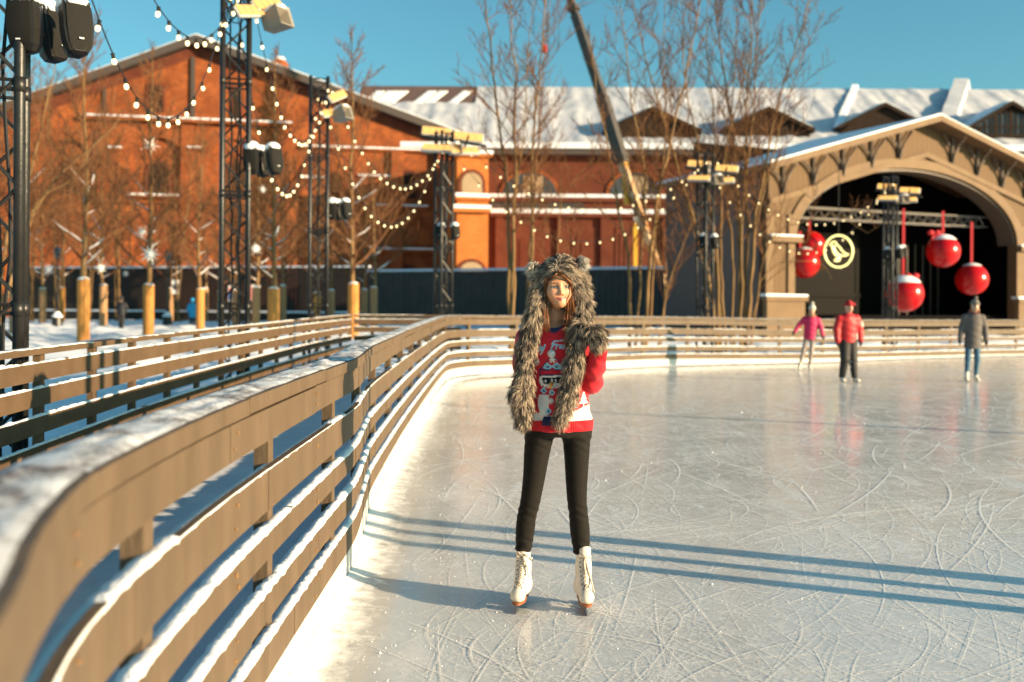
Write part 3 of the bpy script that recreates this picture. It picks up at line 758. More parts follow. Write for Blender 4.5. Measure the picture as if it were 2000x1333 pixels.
dormer(1272, 217, 88, 268, False); dormer(1497, 217, 82, 266, False); dormer(1722, 209, 84, 262, False); dormer(1968, 206, 86, 268, True)
# snow covered fire wall across the roof
def roof_wall(nm, a, b, wd, hgt, m, tilt=0):
    q0, q1 = roof_pt(*a), roof_pt(*b); dv = (q1 - q0); mb = MB(); sd3 = Vector((1, 0, 0)); n_ = 12; vs = []
    for i in range(n_ + 1):
        q = q0.lerp(q1, i / n_) + sn * (.03 * math.sin(i * 2.3)); k = 1 + .12 * math.sin(i * 1.7)
        vs += [q - sd3 * wd * k - sn * .3, q + sd3 * wd * k - sn * .3, q + sd3 * wd * .85 + Vector((0, 0, hgt * k)), q - sd3 * wd * .85 + Vector((0, 0, hgt * k))]
    fs = [(0, 1, 2, 3), (4 * n_ + 3, 4 * n_ + 2, 4 * n_ + 1, 4 * n_)]
    for i in range(n_):
        for k in range(4): l = (k + 1) % 4; fs.append((4 * i + k, 4 * i + 4 + k, 4 * i + 4 + l, 4 * i + l))
    mb.add(vs, fs); return mb.build(nm, M[m], lh)
roof_wall('fire_wall', (1846, 262), (1878, 172), 1.0, .95, 'roof_snow')
roof_wall('seam_wall', (1636, 252), (1670, 175), .38, .5, 'snow_clump')
for x in (1910, 1935, 1962, 1990): roof_wall('snow_rib', (x - 4, 215), (x, 178), .45, .10, 'snow')
for k, x in enumerate((735, 757, 776, 836, 858, 905)): roof_wall('snow_rib', (x - 22, 204), (x + 8, 181), .55 if k != 2 else .9, .16, 'snow')

# ------------------------------------------------------------------ arched stage pavilion
pa = R(25); PX = Vector((math.cos(pa), math.sin(pa), 0)); PN = Vector((PX.y, -PX.x, 0)); PB = -PN
O = Vector((11.25, 45, 0)); WT = 18.64; TA = 9.32; ZE, ZA = 7.75, 10.42
pav = thing('stage_pavilion', 'tan boarded pavilion with a wide arched stage opening and snowy gable roof', 'pavilion', O)
CX, HW, ZS, RISE = 8.55, 7.05, 4.65, 3.45
def roofz(t): return ZE + (ZA - ZE) * (1 - abs(t - TA) / TA)
def arch_bot(t):
    k = (t - CX) / HW
    return None if abs(k) > 1 else ZS + RISE * math.sqrt(max(0, 1 - k * k))
mb = MB(); ts = sorted(set([0, WT, TA] + [CX - HW, CX + HW] + [CX + HW * math.cos(math.pi * i / 40) for i in range(41)] + [WT * i / 24 for i in range(25)]))
def slab(mb, t0, t1, b0, b1, u0, u1, d0, d1):
    mb.prism([(t0, b0), (t1, b1), (t1, u1), (t0, u0)], O + PN * d0, PX, (0, 0, 1), PN * (d1 - d0))
for t0, t1 in zip(ts[:-1], ts[1:]):
    if t1 - t0 < 1e-4: continue
    m_ = arch_bot((t0 + t1) / 2)
    b0 = b1 = -.3
    if m_ is not None: b0, b1 = (arch_bot(t0) or ZS), (arch_bot(t1) or ZS)
    slab(mb, t0, t1, b0, b1, roofz(t0) - .1, roofz(t1) - .1, -.5, 0)
mb.build('front_wall', M['siding'], pav)
mb = MB(); n = 48; vs = []   # arch trim: ring proud of the wall
for i in range(n + 1):
    a = math.pi * i / n
    for k, (hh, rr) in enumerate(((HW - .02, RISE - .02), (HW + .45, RISE + .42))):
        for dd in (.005, .10): vs.append(O + PX * (CX - hh * math.cos(a)) + PN * dd + Vector((0, 0, ZS + rr * math.sin(a))))
fs = []
for i in range(n):
    a = i * 4
    fs += [(a + 1, a + 5, a + 7, a + 3), (a, a + 2, a + 6, a + 4), (a + 2, a + 3, a + 7, a + 6), (a + 1, a, a + 4, a + 5)]
mb.add(vs, fs); mb.build('arch_trim', M['trim'], pav)
# arch soffit lining (darker than the trim)
mb = MB(); vs = []
for i in range(n + 1):
    a = math.pi * i / n
    for hh, rr in ((HW - .04, RISE - .04), (HW - .14, RISE - .14)):
        for dd in (-.05, -1.0): vs.append(O + PX * (CX - hh * math.cos(a)) + PN * dd + Vector((0, 0, ZS + rr * math.sin(a))))
mb.add(vs, [f for i in range(n) for f in ((4 * i, 4 * i + 4, 4 * i + 6, 4 * i + 2), (4 * i + 2, 4 * i + 6, 4 * i + 7, 4 * i + 3), (4 * i + 1, 4 * i + 3, 4 * i + 7, 4 * i + 5))]); mb.build('arch_lining', M['bracket'], pav)
# sloping moulding above the arch (the bracket shelf)
for sgn, tA, tB in ((-1, 0, TA), (1, TA, WT)):
    mb = MB(); slab(mb, tA, tB, roofz(tA) - 1.75, roofz(tB) - 1.75, roofz(tA) - 1.5, roofz(tB) - 1.5, .012, .14); mb.build('shelf_moulding', M['trim'], pav)
    mb = MB(); slab(mb, tA - (.7 if sgn < 0 else 0), tB + (.7 if sgn > 0 else 0), roofz(tA) - .16 - (.2 if sgn < 0 else 0), roofz(tB) - .16 - (.2 if sgn > 0 else 0), roofz(tA) + .12 - (.2 if sgn < 0 else 0), roofz(tB) + .12 - (.2 if sgn > 0 else 0), .85, 1.0); mb.build('fascia', M['trim'], pav)
for k in range(11):   # Y brackets under the overhang
    t = .75 + k * (WT - 1.5) / 10
    if abs(t - TA) < .3: continue
    zt_ = roofz(t) - .18; zb = zt_ - 1.28; o = O + PX * t
    mb = MB(); mb.bar(o + Vector((0, 0, zb)) + PN * .09, o + Vector((0, 0, zt_)) + PN * .09, .11, .11)
    mb.tube([o + Vector((0, 0, zb + .05)) + PN * .12, o + Vector((0, 0, zb + .45)) + PN * .22, o + Vector((0, 0, zb + .85)) + PN * .45, o + Vector((0, 0, zt_ - .08)) + PN * .86], .05, 6)
    for sg in (-1, 1):
        dz = (roofz(t + sg * .72) - roofz(t))
        mb.tube([o + Vector((0, 0, zb + .1)) + PN * .12, o + PX * sg * .12 + Vector((0, 0, zb + .5)) + PN * .13, o + PX * sg * .36 + Vector((0, 0, zb + .88 + dz * .5)) + PN * .14, o + PX * sg * .7 + Vector((0, 0, zt_ + dz - .06)) + PN * .15], .045, 6)
    mb.build('bracket', M['bracket'], pav)
BL = 7.8
for sgn in (-1, 1):   # roof slopes with their snow
    tA, tB = (-.7, TA) if sgn < 0 else (TA, WT + .7)
    za_, zb_ = (ZE - .2, ZA) if sgn < 0 else (ZA, ZE - .2)
    mb = MB(); mb.prism([(tA, za_ - .12), (tB, zb_ - .12), (tB, zb_ + .1), (tA, za_ + .1)], O + PN * .84, PX, (0, 0, 1), PB * (BL + .9)); mb.build('roof', M['trim'], pav)
    mb = MB(); mb.prism([(tA, za_ + .115), (tB, zb_ + .115), (tB, zb_ + .22), (tA, za_ + .21)], O + PN * .93, PX, (0, 0, 1), PB * (BL + 1)); mb.build('roof_snow', M['snow'], pav)
mb = MB()
for q0, q1 in ((O, O + PB * BL), (O + PX * WT, O + PX * WT + PB * BL)):
    dv = (q1 - q0); L_ = dv.length; dv.normalize(); sd2 = Vector((dv.y, -dv.x, 0))
    mb.prism([(.5, -.3), (L_, -.3), (L_, ZE - .15), (.5, ZE - .15)], q0 - sd2 * .15, dv, (0, 0, 1), sd2 * .3)
mb.prism([(0, -.3), (WT, -.3), (WT, ZE - .15), (TA, ZA - .15), (0, ZE - .15)], O + PB * BL, PX, (0, 0, 1), PB * .3)
mb.build('side_wall', M['greysiding'], pav)
for t0, t1 in ((-.18, .22), (1.05, 1.42), (CX + HW - .04, CX + HW + .5), (WT - .6, WT + .2)):  # corner boards
    mb = MB(); slab(mb, t0, t1, -.3, -.3, min(roofz(max(t0, 0)) - 1.8, 5.6), min(roofz(max(t0, 0)) - 1.8, 5.6), .005, .09); mb.build('corner_board', M['trim'], pav)
for t0, t1 in ((-.35, CX - HW + .25), (CX + HW - .25, WT + .35)):
    mb = MB(); slab(mb, t0, t1, -.3, -.3, 1.75, 1.75, .1, .38); slab(mb, t0 - .1, t1 + .1, 1.755, 1.755, 1.95, 1.95, .1, .48); mb.build('plinth', M['trim'], pav)
    mb = MB(); slab(mb, t0 - .1, t1 + .1, 1.955, 1.955, 2.07, 2.05, .02, .46); mb.build('plinth_snow', M['snow_clump'], pav)
    mb = MB(); slab(mb, t0 + .3, t1 - .05, 4.35, 4.35, 4.6, 4.6, .1, .3); mb.build('capital', M['trim'], pav)
    mb = MB(); slab(mb, t0 + .3, t1 - .05, 4.605, 4.605, 4.69, 4.68, .02, .3); mb.build('capital_snow', M['snow_clump'], pav)
# stage interior
mb = MB(); SD_ = 6.0
def ipt(t, b, z): return O + PX * t + PB * b + Vector((0, 0, z))
mb.add([ipt(.2, SD_, -.2), ipt(WT - .2, SD_, -.2), ipt(WT - .2, SD_, 9.6), ipt(.2, SD_, 9.6)], [(0, 1, 2, 3)])
mb.add([ipt(.3, .5, -.2), ipt(.3, SD_, -.2), ipt(.3, SD_, 8), ipt(.3, .5, 8)], [(0, 1, 2, 3)])
mb.add([ipt(WT - .3, .5, -.2), ipt(WT - .3, SD_, -.2), ipt(WT - .3, SD_, 8), ipt(WT - .3, .5, 8)], [(3, 2, 1, 0)])
mb.build('stage_wall', M['stage_dark'], pav)
mb = MB(); mb.box(O + PX * (WT / 2) + PB * 3.3 + Vector((0, 0, .55)), (WT - 1, 5.4, 1.1), Matrix.Rotation(pa, 3, 'Z')); mb.build('stage_floor', M['stage_dark'], pav)
mb = MB()
for t0, t1, b in ((2.0, 10.2, 5.2),): mb.prism([(t0, .9), (t1, .9), (t1, 5.3), (t0, 5.3)], O + PB * b, PX, (0, 0, 1), PB * .1)
mb.prism([(2.0, 2.0), (10.2, 2.0), (10.2, 2.2), (2.0, 2.2)], O + PB * 5.1, PX, (0, 0, 1), PB * .08)
mb.build('stage_panel', M['curtain'], pav)
mb = MB(); mb.prism([(1.5, -.2), (2.35, -.2), (2.35, 3.6), (1.5, 3.6)], O + PB * 1.2, PX, (0, 0, 1), PB * .2); mb.build('wing_panel', M['siding'], pav)
mb = MB()
for k in range(6): mb.box(ipt(11.4 + k * .55, 3.6, 2.7), (.04, .05, 4.2), Matrix.Rotation(pa, 3, 'Z'))
mb.build('stage_pole', M['bracket'], pav)
# box truss over the stage
tr_ = thing('stage_truss', 'grey lattice truss spanning inside the stage arch above the red balls', 'truss', ipt(CX, 1.6, 5.7))
mb = MB(); zc = 5.65
for b in (1.4, 1.85):
    for z in (zc, zc + .5): mb.tube([ipt(1.9, b, z), ipt(15.2, b, z)], .04, 6)
mb.build('chord', M['truss_grey'], tr_)
mb = MB()
for k in range(37):
    t = 2 + k * .35; z0, z1 = (zc, zc + .5) if k % 2 else (zc + .5, zc)
    mb.tube([ipt(t, 1.4, z0), ipt(t + .35, 1.4, z1)], .022, 4, False); mb.tube([ipt(t, 1.85, z1), ipt(t + .35, 1.85, z0)], .022, 4, False)
mb.build('lattice', M['truss_grey'], tr_)
# red balls hung in and before the arch
def ball(px, py, rpx, d, cap, ribbon_top, bow, label, rib_dx=0):
    c = P(px, py, d); r = rpx * d / FPX
    b_ = thing('hanging_ball', label, 'ball decoration', c, 'red balls hung in the stage arch')
    mb = MB(); mb.ball(c, r, 28, 18); mb.build('ball', M['red_gloss'], b_, True)
    if cap:
        mb = MB(); mb.ball(c + Vector((0, 0, .012)), r * 1.015, 28, 8, cap, 90); mb.build('snow_cap', M['snow_clump'], b_, True)
    mb = MB(); tp = P(px + rib_dx, ribbon_top, d); mb.bar(c + Vector((tp.x - c.x, 0, r)), tp, .11, .03); mb.build('ribbon', M['red_cloth'], b_)
    if bow:
        mb = MB(); q = c + Vector((bow[0] * r, -.25 * r, bow[1] * r))
        for sg in (-1, 1):
            mb.ball(q + Vector((sg * .2 * r, 0, .12 * r)), (.22 * r, .12 * r, .17 * r), 10, 6)
            mb.tube([q, q + Vector((sg * .14 * r, -.05 * r, -.2 * r)), q + Vector((sg * .22 * r, -.05 * r, -.42 * r))], [.05 * r, .08 * r, .03 * r], 5)
        mb.ball(q, .1 * r, 8, 6); mb.build('bow', M['red_cloth'], b_, True)
ball(1842, 491, 32, 46.5, 42, 413, (-.66, .98), 'red ball with thick snow cap and bow hanging highest near the arch middle', 0)
ball(1767, 574, 36, 45.5, 35, 408, (.28, .82), 'large low red ball with snow and bow half hidden by the truss tower', -2)
ball(1898, 546, 31, 49.0, 55, 434, None, 'dull dark red ball hanging furthest right in the arch')
ball(1571, 514, 30, 46.0, 58, 452, None, 'red ball half hidden by the left pillar of the arch', -8)
ball(1583, 480, 28, 47.6, None, 432, None, 'red ball behind the glowing bird sign, left side of the arch', -2)
# neon bird in a ring
c = P(1637, 492, 45.6); sg_ = thing('neon_sign', 'glowing yellow ring with a bird outline in the left of the arch', 'neon sign', c)
def npt(cx_, cy_): q = P(1400 + cx_ / 3.333, 350 + cy_ / 3.333, 45.6); return q
mb = MB(); mb.tube([npt(793 + 92 * math.cos(2 * math.pi * k / 48), 471 + 104 * math.sin(2 * math.pi * k / 48)) for k in range(49)], .040, 6); mb.build('ring', M['neon'], sg_)
mb = MB()
mb.tube([npt(*q) for q in ((732, 428), (748, 424), (750, 410), (768, 408), (782, 428), (800, 446), (818, 470), (838, 486), (862, 492), (840, 499), (812, 499), (786, 488), (772, 466), (762, 446), (750, 438), (740, 432))], .034, 6)
mb.tube([npt(*q) for q in ((752, 440), (758, 470), (770, 492), (788, 504), (806, 506))], .045, 6); mb.tube([npt(*q) for q in ((798, 505), (800, 520), (794, 533), (766, 532))], .045, 6); mb.tube([npt(*q) for q in ((786, 503), (786, 520), (770, 524))], .04, 6)
mb.build('bird', M['neon'], sg_)
mb = MB(); mb.bar(npt(793, 366), npt(793, 366) + Vector((0, 0, 3.2)), .03); mb.build('hanger', M['cable'], sg_)

# ------------------------------------------------------------------ hoarding, picket fence, crane
q0, q1 = G(718, 72), G(1297, 62)
hb = thing('site_hoarding', 'long dark corrugated steel hoarding with a thin snow line on top', 'hoarding', q0)
dv = (q1 - q0); HL = dv.length; dv.normalize(); nv = Vector((dv.y, -dv.x, 0))
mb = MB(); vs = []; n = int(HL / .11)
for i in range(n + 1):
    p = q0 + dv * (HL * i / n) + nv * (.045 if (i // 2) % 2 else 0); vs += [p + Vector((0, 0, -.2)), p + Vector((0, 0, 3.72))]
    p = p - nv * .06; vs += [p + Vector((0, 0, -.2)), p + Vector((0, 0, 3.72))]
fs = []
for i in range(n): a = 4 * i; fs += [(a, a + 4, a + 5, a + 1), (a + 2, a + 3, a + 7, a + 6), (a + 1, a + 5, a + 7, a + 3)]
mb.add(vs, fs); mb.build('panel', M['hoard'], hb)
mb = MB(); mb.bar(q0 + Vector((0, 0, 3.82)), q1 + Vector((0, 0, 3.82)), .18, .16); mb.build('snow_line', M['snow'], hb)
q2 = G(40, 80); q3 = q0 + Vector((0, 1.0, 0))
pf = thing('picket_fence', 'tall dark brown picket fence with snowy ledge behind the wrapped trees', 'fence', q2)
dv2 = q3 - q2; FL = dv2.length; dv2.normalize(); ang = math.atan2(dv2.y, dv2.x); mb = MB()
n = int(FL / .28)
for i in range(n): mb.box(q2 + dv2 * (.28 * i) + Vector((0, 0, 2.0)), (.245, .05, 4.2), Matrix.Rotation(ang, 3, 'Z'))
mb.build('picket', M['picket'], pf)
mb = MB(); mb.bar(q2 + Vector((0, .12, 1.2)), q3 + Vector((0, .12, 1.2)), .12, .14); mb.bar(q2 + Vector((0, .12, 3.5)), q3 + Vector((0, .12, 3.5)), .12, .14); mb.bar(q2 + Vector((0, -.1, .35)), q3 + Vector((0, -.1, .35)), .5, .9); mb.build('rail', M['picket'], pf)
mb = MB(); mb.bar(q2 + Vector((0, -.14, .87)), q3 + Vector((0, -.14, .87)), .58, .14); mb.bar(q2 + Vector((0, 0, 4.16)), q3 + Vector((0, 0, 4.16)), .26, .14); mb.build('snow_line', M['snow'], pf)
cr = thing('mobile_crane', 'telescopic crane boom leaning left behind the trees, dark above and pale orange below', 'crane', G(1292, 80))
D_ = 80
def boom(nm, a, b, wpx, m, da, db):
    p, q = P(*a, da), P(*b, db); mb = MB(); mb.bar(p, q, wpx * D_ / FPX, wpx * D_ / FPX * .9); return mb.build(nm, M[m], cr)
boom('boom_section', (1300, 570), (1213, 312), 15, 'crane_pale', 80, 82); boom('boom_section', (1216, 320), (1176, 190), 24, 'crane_dark', 82, 83)
boom('boom_section', (1178, 196), (1124, 30), 18, 'crane_dark', 83, 84.3); boom('boom_section', (1126, 36), (1062, -160), 14, 'crane_dark', 84.3, 86)
boom('boom_collar', (1122, 22), (1118, 12), 22, 'crane_dark', 84.3, 84.4); boom('boom_collar', (1213, 312), (1209, 300), 28, 'crane_dark', 82, 82.1)
mb = MB(); mb.bar(P(1241, 540, 79.5), P(1241, 436, 79.5), .34, .3); mb.build('outrigger_post', M['crane_yel'], cr)
mb = MB(); mb.bar(P(1241, 438, 79.5), P(1241, 424, 79.5), .24, .2); mb.build('post_tip', M['star'], cr)
mb = MB(); mb.bar(P(1226, 400, 81.6), P(1219, 312, 81.9), .55, .3); mb.build('boom_ram', M['crane_yel'], cr)
mb = MB(); mb.box(P(1290, 560, 80.4) + Vector((0, .6, -.7)), (3.2, 2.2, 2.4)); mb.build('crane_cab', M['crane_dark'], cr)
hk = P(1064, 96, 86); mb = MB(); mb.ball(hk, (.22, .22, .42), 10, 8); mb.build('hook_block', M['red_cloth'], cr, True)
mb = MB(); mb.tube([hk, P(1064, -158, 86)], .025, 4); mb.build('hoist_rope', M['cable'], cr)
# ------------------------------------------------------------------ truss towers
def tower(loc, label, rz=0.0, h=6.1, wd=.34, grp='black truss towers round the rink', sag=0):
    t = thing('truss_tower', label, 'light tower', loc, grp); L = Vector(loc); Rz = Matrix.Rotation(rz, 3, 'Z')
    c = [Rz @ Vector((sx * wd / 2, sy * wd / 2, 0)) + L for sx, sy in ((-1, -1), (1, -1), (1, 1), (-1, 1))]
    Z = lambda p, z: p + Vector((0, 0, z))
    for p in c:
        mb = MB(); mb.tube([Z(p, 0), Z(p, h)], .036, 10); 
        for z in (1.5, 3.0, 4.5): mb.tube([Z(p, z - .05), Z(p, z + .05)], .041, 10)
        mb.build('chord', M['black'], t, True)
    mb = MB(); step = .37; n = int((h - .1) / step)
    for f in range(4):
        a, b = c[f], c[(f + 1) % 4]
        for k in range(n):
            z0, z1 = .1 + k * step, .1 + (k + 1) * step
            p, q = (a, b) if (k + f) % 2 else (b, a)
            mb.tube([Z(p, z0), Z(q, z1)], .014, 5, False)
        for z in (.12, 1.47, 1.53, 2.97, 3.03, 4.47, 4.53, h - .05): mb.tube([Z(a, z), Z(b, z)], .013, 5, False)
    mb.build('lattice', M['black'], t)
    mb = MB(); rr = random.Random(int(L.y * 10))
    for j in range(3):
        x0 = Rz @ Vector((rr.uniform(-.1, .1), rr.uniform(-.1, .1), 0))
        mb.tube([L + x0 + Vector((rr.uniform(-.03, .03), rr.uniform(-.03, .03), z)) for z in np.linspace(.1, h - .3, 14)], .013, 5)
    for j in range(5):   # loops of spare cable near the top
        rr2 = rr.uniform(.09, .16); zc = h - rr.uniform(.35, .9)
        mb.tube([L + Rz @ Vector((rr2 * math.cos(a), rr.uniform(-.01, .01) - .12 + .05 * j, 0)) + Vector((0, 0, zc + rr2 * math.sin(a))) for a in np.linspace(0, 6.28, 14)], .01, 4)
    mb.build('cable', M['cable'], t)
    mb = MB(); mb.bbox(L + Vector((0, 0, .02)), (.6, .6, .04), .01, Rz); mb.build('base_plate', M['black'], t)
    return t
TW_ = [(Vector((-3.52, 6.95, 0)), 'nearest black truss tower at the left edge beyond the walkway railing', .35),
       (Vector((-3.74, 13.8, 0)), 'tall black truss tower second from the left, speakers halfway up', .264),
       (Vector((-3.92, 20.7, 0)), 'third black truss tower from the left, its top level with the hall roof', .187),
       (Vector((-1.76, 26.2, 0)), 'black truss tower before the bright brick bay, four glowing heaters on top', .6),
       (G(1376, 29.5), 'slim black truss tower before the tall thicket trees left of the pavilion', .7),
       (G(1738, 34.5), 'slim black truss tower standing in front of the stage arch', .75)]
for l, lab, rz in TW_: tower(l, lab, rz, 6.1 if l.y < 25 else 5.95, .34 if l.y < 25 else .32)
def post(x, y, r, h, label, lean=0.0):  # unseen posts, added only to cast the long shadow lines on the ice
    t = thing('shadow_post', label, 'post', (x, y, 0), 'unseen posts added beside the rink for their shadows')
    mb = MB(); mb.tube([(x, y, 0), (x + lean, y - lean * .42 + lean * .12, h)], [r, r * .95], 12); mb.build('pole', M['black'], t, True)
    mb = MB(); mb.lathe([(r * 2, 0), (r * 2, .03), (r * 1.1, .05)], (x, y, 0), 12); mb.build('base_plate', M['black'], t)
post(4.9, 4.96, .088, 4.2, 'added unseen thick post at the right whose shadow lies furthest along the ice')
post(4.9, 4.60, .056, 4.0, 'added unseen post at the right casting the middle shadow line')
post(4.9, 4.29, .062, 4.0, 'added unseen post at the right casting the nearest shadow line')
post(9.0, 11.45, .05, 5, 'added unseen far post at the right casting a thin shadow below the skaters')

# ------------------------------------------------------------------ loudspeakers
def speaker_proto():
    t = thing('loudspeaker', 'x', 'loudspeaker', (0, 0, 0), 'black loudspeakers on the towers')
    mb = MB()   # tapered cabinet with a faceted rear and rounded foot, face to -y
    prof = [(-.27, .30), (-.25, .62), (-.19, .86), (-.05, 1.0), (.12, .98), (.22, .90), (.255, .72), (.262, .5)]
    out = [(-.115, -.10), (-.06, -.125), (.06, -.125), (.115, -.10), (.125, -.02), (.07, .13), (-.07, .13), (-.125, -.02)]
    vs = [(x * k, y * k, z) for z, k in prof for x, y in out]
    fs = [tuple(range(7, -1, -1)), tuple(range(56, 64))] + [(r * 8 + i, r * 8 + (i + 1) % 8, r * 8 + 8 + (i + 1) % 8, r * 8 + 8 + i) for r in range(7) for i in range(8)]
    mb.add(vs, fs); cab = mb.build('cabinet', M['plastic'], t)
    mb = MB(); vs = []
    for z, k in prof[1:7]:
        for x in (-.9, -.45, 0, .45, .9): vs.append((x * .105 * k, -(.129 - .014 * abs(x) ** 2) * k - .004, z * .97))
    mb.add(vs, [(r * 5 + i, r * 5 + i + 1, r * 5 + 6 + i, r * 5 + 5 + i) for r in range(5) for i in range(4)]); mb.build('grille', M['grille'], t, True)
    mb = MB(); mb.box((0, -.137, -.16), (.035, .004, .012)); mb.build('badge', M['star'], t)
    mb = MB(); mb.tube([(0, .11, .05), (0, .2, .05), (0, .2, -.05), (0, .28, -.05)], .02, 6); mb.box((0, .13, .02), (.1, .03, .16)); mb.build('bracket', M['black'], t)
    mb = MB(); mb.ball((0, 0, .195), (.134, .140, .135), 14, 8, -8, 90); mb.build('snow_cap', M['snow_clump'], t, True)
    return t
spk = speaker_proto(); first = [True]
def put_speaker(p, rz, tilt, label):
    if first[0]: s_ = spk; first[0] = False; s_.location = p; s_['label'] = label
    else: s_ = dup(spk, p, label)
    s_.rotation_euler = (tilt, 0, rz); s_.scale = (.86, .8, .76); return s_
SP = ['nearest left tower', 'second tower', 'third tower', 'tower before the bright bay', 'tower among the thicket trees', 'tower in front of the stage']
for k, (l, lab, rz) in enumerate(TW_):
    if k < 3:
        d = l.y
        dz = 3.42 if k else 3.50
        xs_ = ((52, 46), (101, 68), (146, 56)) if k == 0 else ((492, 312), (512, 318), (535, 313)) if k == 1 else ((649, 410), (661, 412), (676, 410))
        dd = (-.05, .30, -.02)
        rzs = (R(-6), R(60), R(42)); tl = (R(4), R(-12), R(-14))
        nm = ('left of the three', 'rear middle one of the three', 'right of the three')
        for j in range(3):
            p = P(xs_[j][0], xs_[j][1], d + dd[j]); put_speaker(p, rzs[j], tl[j], 'black loudspeaker, %s on the %s' % (nm[j], SP[k]))
    else:
        xs_ = {3: ((861, 453), (889, 453)), 4: ((1373, 472), (1396, 473)), 5: ((1733, 496), (1758, 494))}[k]
        for j in range(2): put_speaker(P(xs_[j][0], xs_[j][1], l.y - .1), R(-20 if j == 0 else 35), R(-10), 'snow capped loudspeaker, %s of the pair on the %s' % ('left' if j == 0 else 'right', SP[k]))
put_speaker(P(1764, 492, 34.9), R(60), R(-10), 'small rear loudspeaker beside the pair on the tower in front of the stage')

# ------------------------------------------------------------------ heaters and horn boxes on the tower tops
def heater_proto():
    t = thing('patio_heater', 'x', 'heater', (0, 0, 0), 'glowing heaters on the towers')
    mb = MB(); mb.bbox((0, .05, 0), (.80, .10, .27), .03); mb.build('housing', M['white_metal'], t)
    mb = MB(); mb.box((0, -.012, 0), (.74, .02, .225)); mb.build('glow_panel', M['heat'], t)
    mb = MB()
    for k in range(1, 4): mb.box((-.37 + .185 * k, -.026, 0), (.012, .006, .22))
    mb.box((0, -.026, .05), (.73, .005, .006)); mb.box((0, -.026, -.05), (.73, .005, .006)); mb.build('guard_wire', M['beige'], t)
    mb = MB(); mb.bar((0, .09, 0), (0, .2, .12), .05); mb.build('arm', M['white_metal'], t)
    return t
hp = heater_proto(); hfirst = [True]
def put_heater(p, rot, label):
    o = hp if hfirst[0] else dup(hp, p, label)
    hfirst[0] = False; o.location = p; o['label'] = label; o.rotation_euler = rot; o.scale = (.66,) * 3 if p.x < -3 else (.84,) * 3 if p.x > 3 else (1,) * 3
def horn(p, rz, tilt, label, snow=True, s_=1.0):
    t = thing('horn_speaker', label, 'horn speaker', (0, 0, 0), 'pale box horns on the towers')
    mb = MB(); a = [(-.12, -.02, -.12), (.12, -.02, -.12), (.12, -.02, .12), (-.12, -.02, .12)]; b = [(-.17, -.42, -.19), (.17, -.42, -.19), (.17, -.42, .17), (-.17, -.42, .17)]
    c_ = [(-.14, -.40, -.15), (.14, -.40, -.15), (.14, -.40, .13), (-.14, -.40, .13)]; d_ = [(-.07, -.2, -.08), (.07, -.2, -.08), (.07, -.2, .07), (-.07, -.2, .07)]
    vs = a + b + c_ + d_; fs = [(0, 1, 2, 3)]
    for r in range(3):
        for i in range(4): j = (i + 1) % 4; fs.append((r * 4 + j, r * 4 + i, r * 4 + 4 + i, r * 4 + 4 + j))
    fs.append((12, 15, 14, 13)); mb.add(vs, fs); mb.build('cabinet', M['beige'], t, local=True)
    mb = MB(); mb.box((0, -.195, 0), (.14, .01, .15)); mb.build('horn_throat', M['plastic'], t, local=True)
    mb = MB(); mb.box((0, -.24, 0), (.05, .05, .07)); mb.build('driver', M['white_metal'], t, local=True)
    if snow: mb = MB(); mb.ball((0, -.22, .145), (.165, .24, .10), 12, 6, 0, 90); mb.build('snow_cap', M['snow_clump'], t, True, local=True)
    t.location = p; t.rotation_euler = (tilt, 0, rz); t.scale = (.82,) * 3
HT = ['tower second from the left', 'third tower', 'tower before the bright bay', 'tower among the thicket trees', 'tower in front of the stage']
put_heater(P(490, 20, 13.5), (R(-30), R(-14), R(62)), 'glowing heater with snowy white housing, lower of two on the ' + HT[0])
put_heater(P(524, 8, 13.8), (R(-34), R(-16), R(58)), 'glowing heater, upper right of two on the ' + HT[0])
horn(P(520, 52, 13.8), R(62), R(-20), 'pale box horn with snow on the second tower, under two heaters')
put_heater(P(660, 187, 20.6), (R(-28), R(-24), R(60)), 'tilted glowing heater, upper of two on the ' + HT[1])
put_heater(P(644, 220, 20.5), (R(-40), R(-14), R(66)), 'glowing heater, lower of two on the ' + HT[1])
horn(P(655, 232, 20.6), R(60), R(-20), 'pale box horn with snow on the third tower')
for k, (cx_, cy_, d, s_) in enumerate(((884, 266, 26.2, 1.0), (1392, 328, 29.5, 1.0), (1755, 371, 34.5, .93))):
    f = 26.2 / d * s_
    nm = HT[2 + k]
    for (dx, dy, dd, rot, pos) in ((-31, -9, .35, (R(-30), R(5), R((5, -18, -24)[k])), 'upper left'), (31, 1, .35, (R(-30), R(5), R((5, -18, -24)[k])), 'upper right'), (-30, 22, -.35, (R(-52), R(4), R((-8, -30, -36)[k])), 'lower left'), (22, 27, -.3, (R(-50), R(-2), R((18, -12, -18)[k])), 'lower right')):
        put_heater(P(cx_ + dx * f * 1.0, cy_ + dy * f, d + dd), rot, 'glowing heater, %s of four on the %s' % (pos, nm))
    horn(P(cx_ + 2, cy_ + 31 * f, d - .2), R(18), R(-8), 'pale box horn below the four heaters on the ' + nm)
    tw = [o for o in COL.objects if o.name.startswith('truss_tower') and abs(o.location.y - d) < .1][0]
    mb = MB(); a, b = P(cx_ - 62 * f, cy_ + 0 * f, d), P(cx_ + 66 * f, cy_ + 20 * f, d); mb.tube([a, b], .035, 6); mb.tube([P(cx_ - 10 * f, cy_ - 2 * f, d), P(cx_ - 10 * f, cy_ + 40 * f, d)], .05, 6)
    mb.tube([P(cx_ - 31 * f, cy_ - 9 * f, d + .3), P(cx_ - 30 * f, cy_ + 22 * f, d - .3)], .03, 5); mb.tube([P(cx_ + 31 * f, cy_, d + .3), P(cx_ + 22 * f, cy_ + 27 * f, d - .3)], .03, 5)
    mb.build('cross_arm', M['black'], tw)

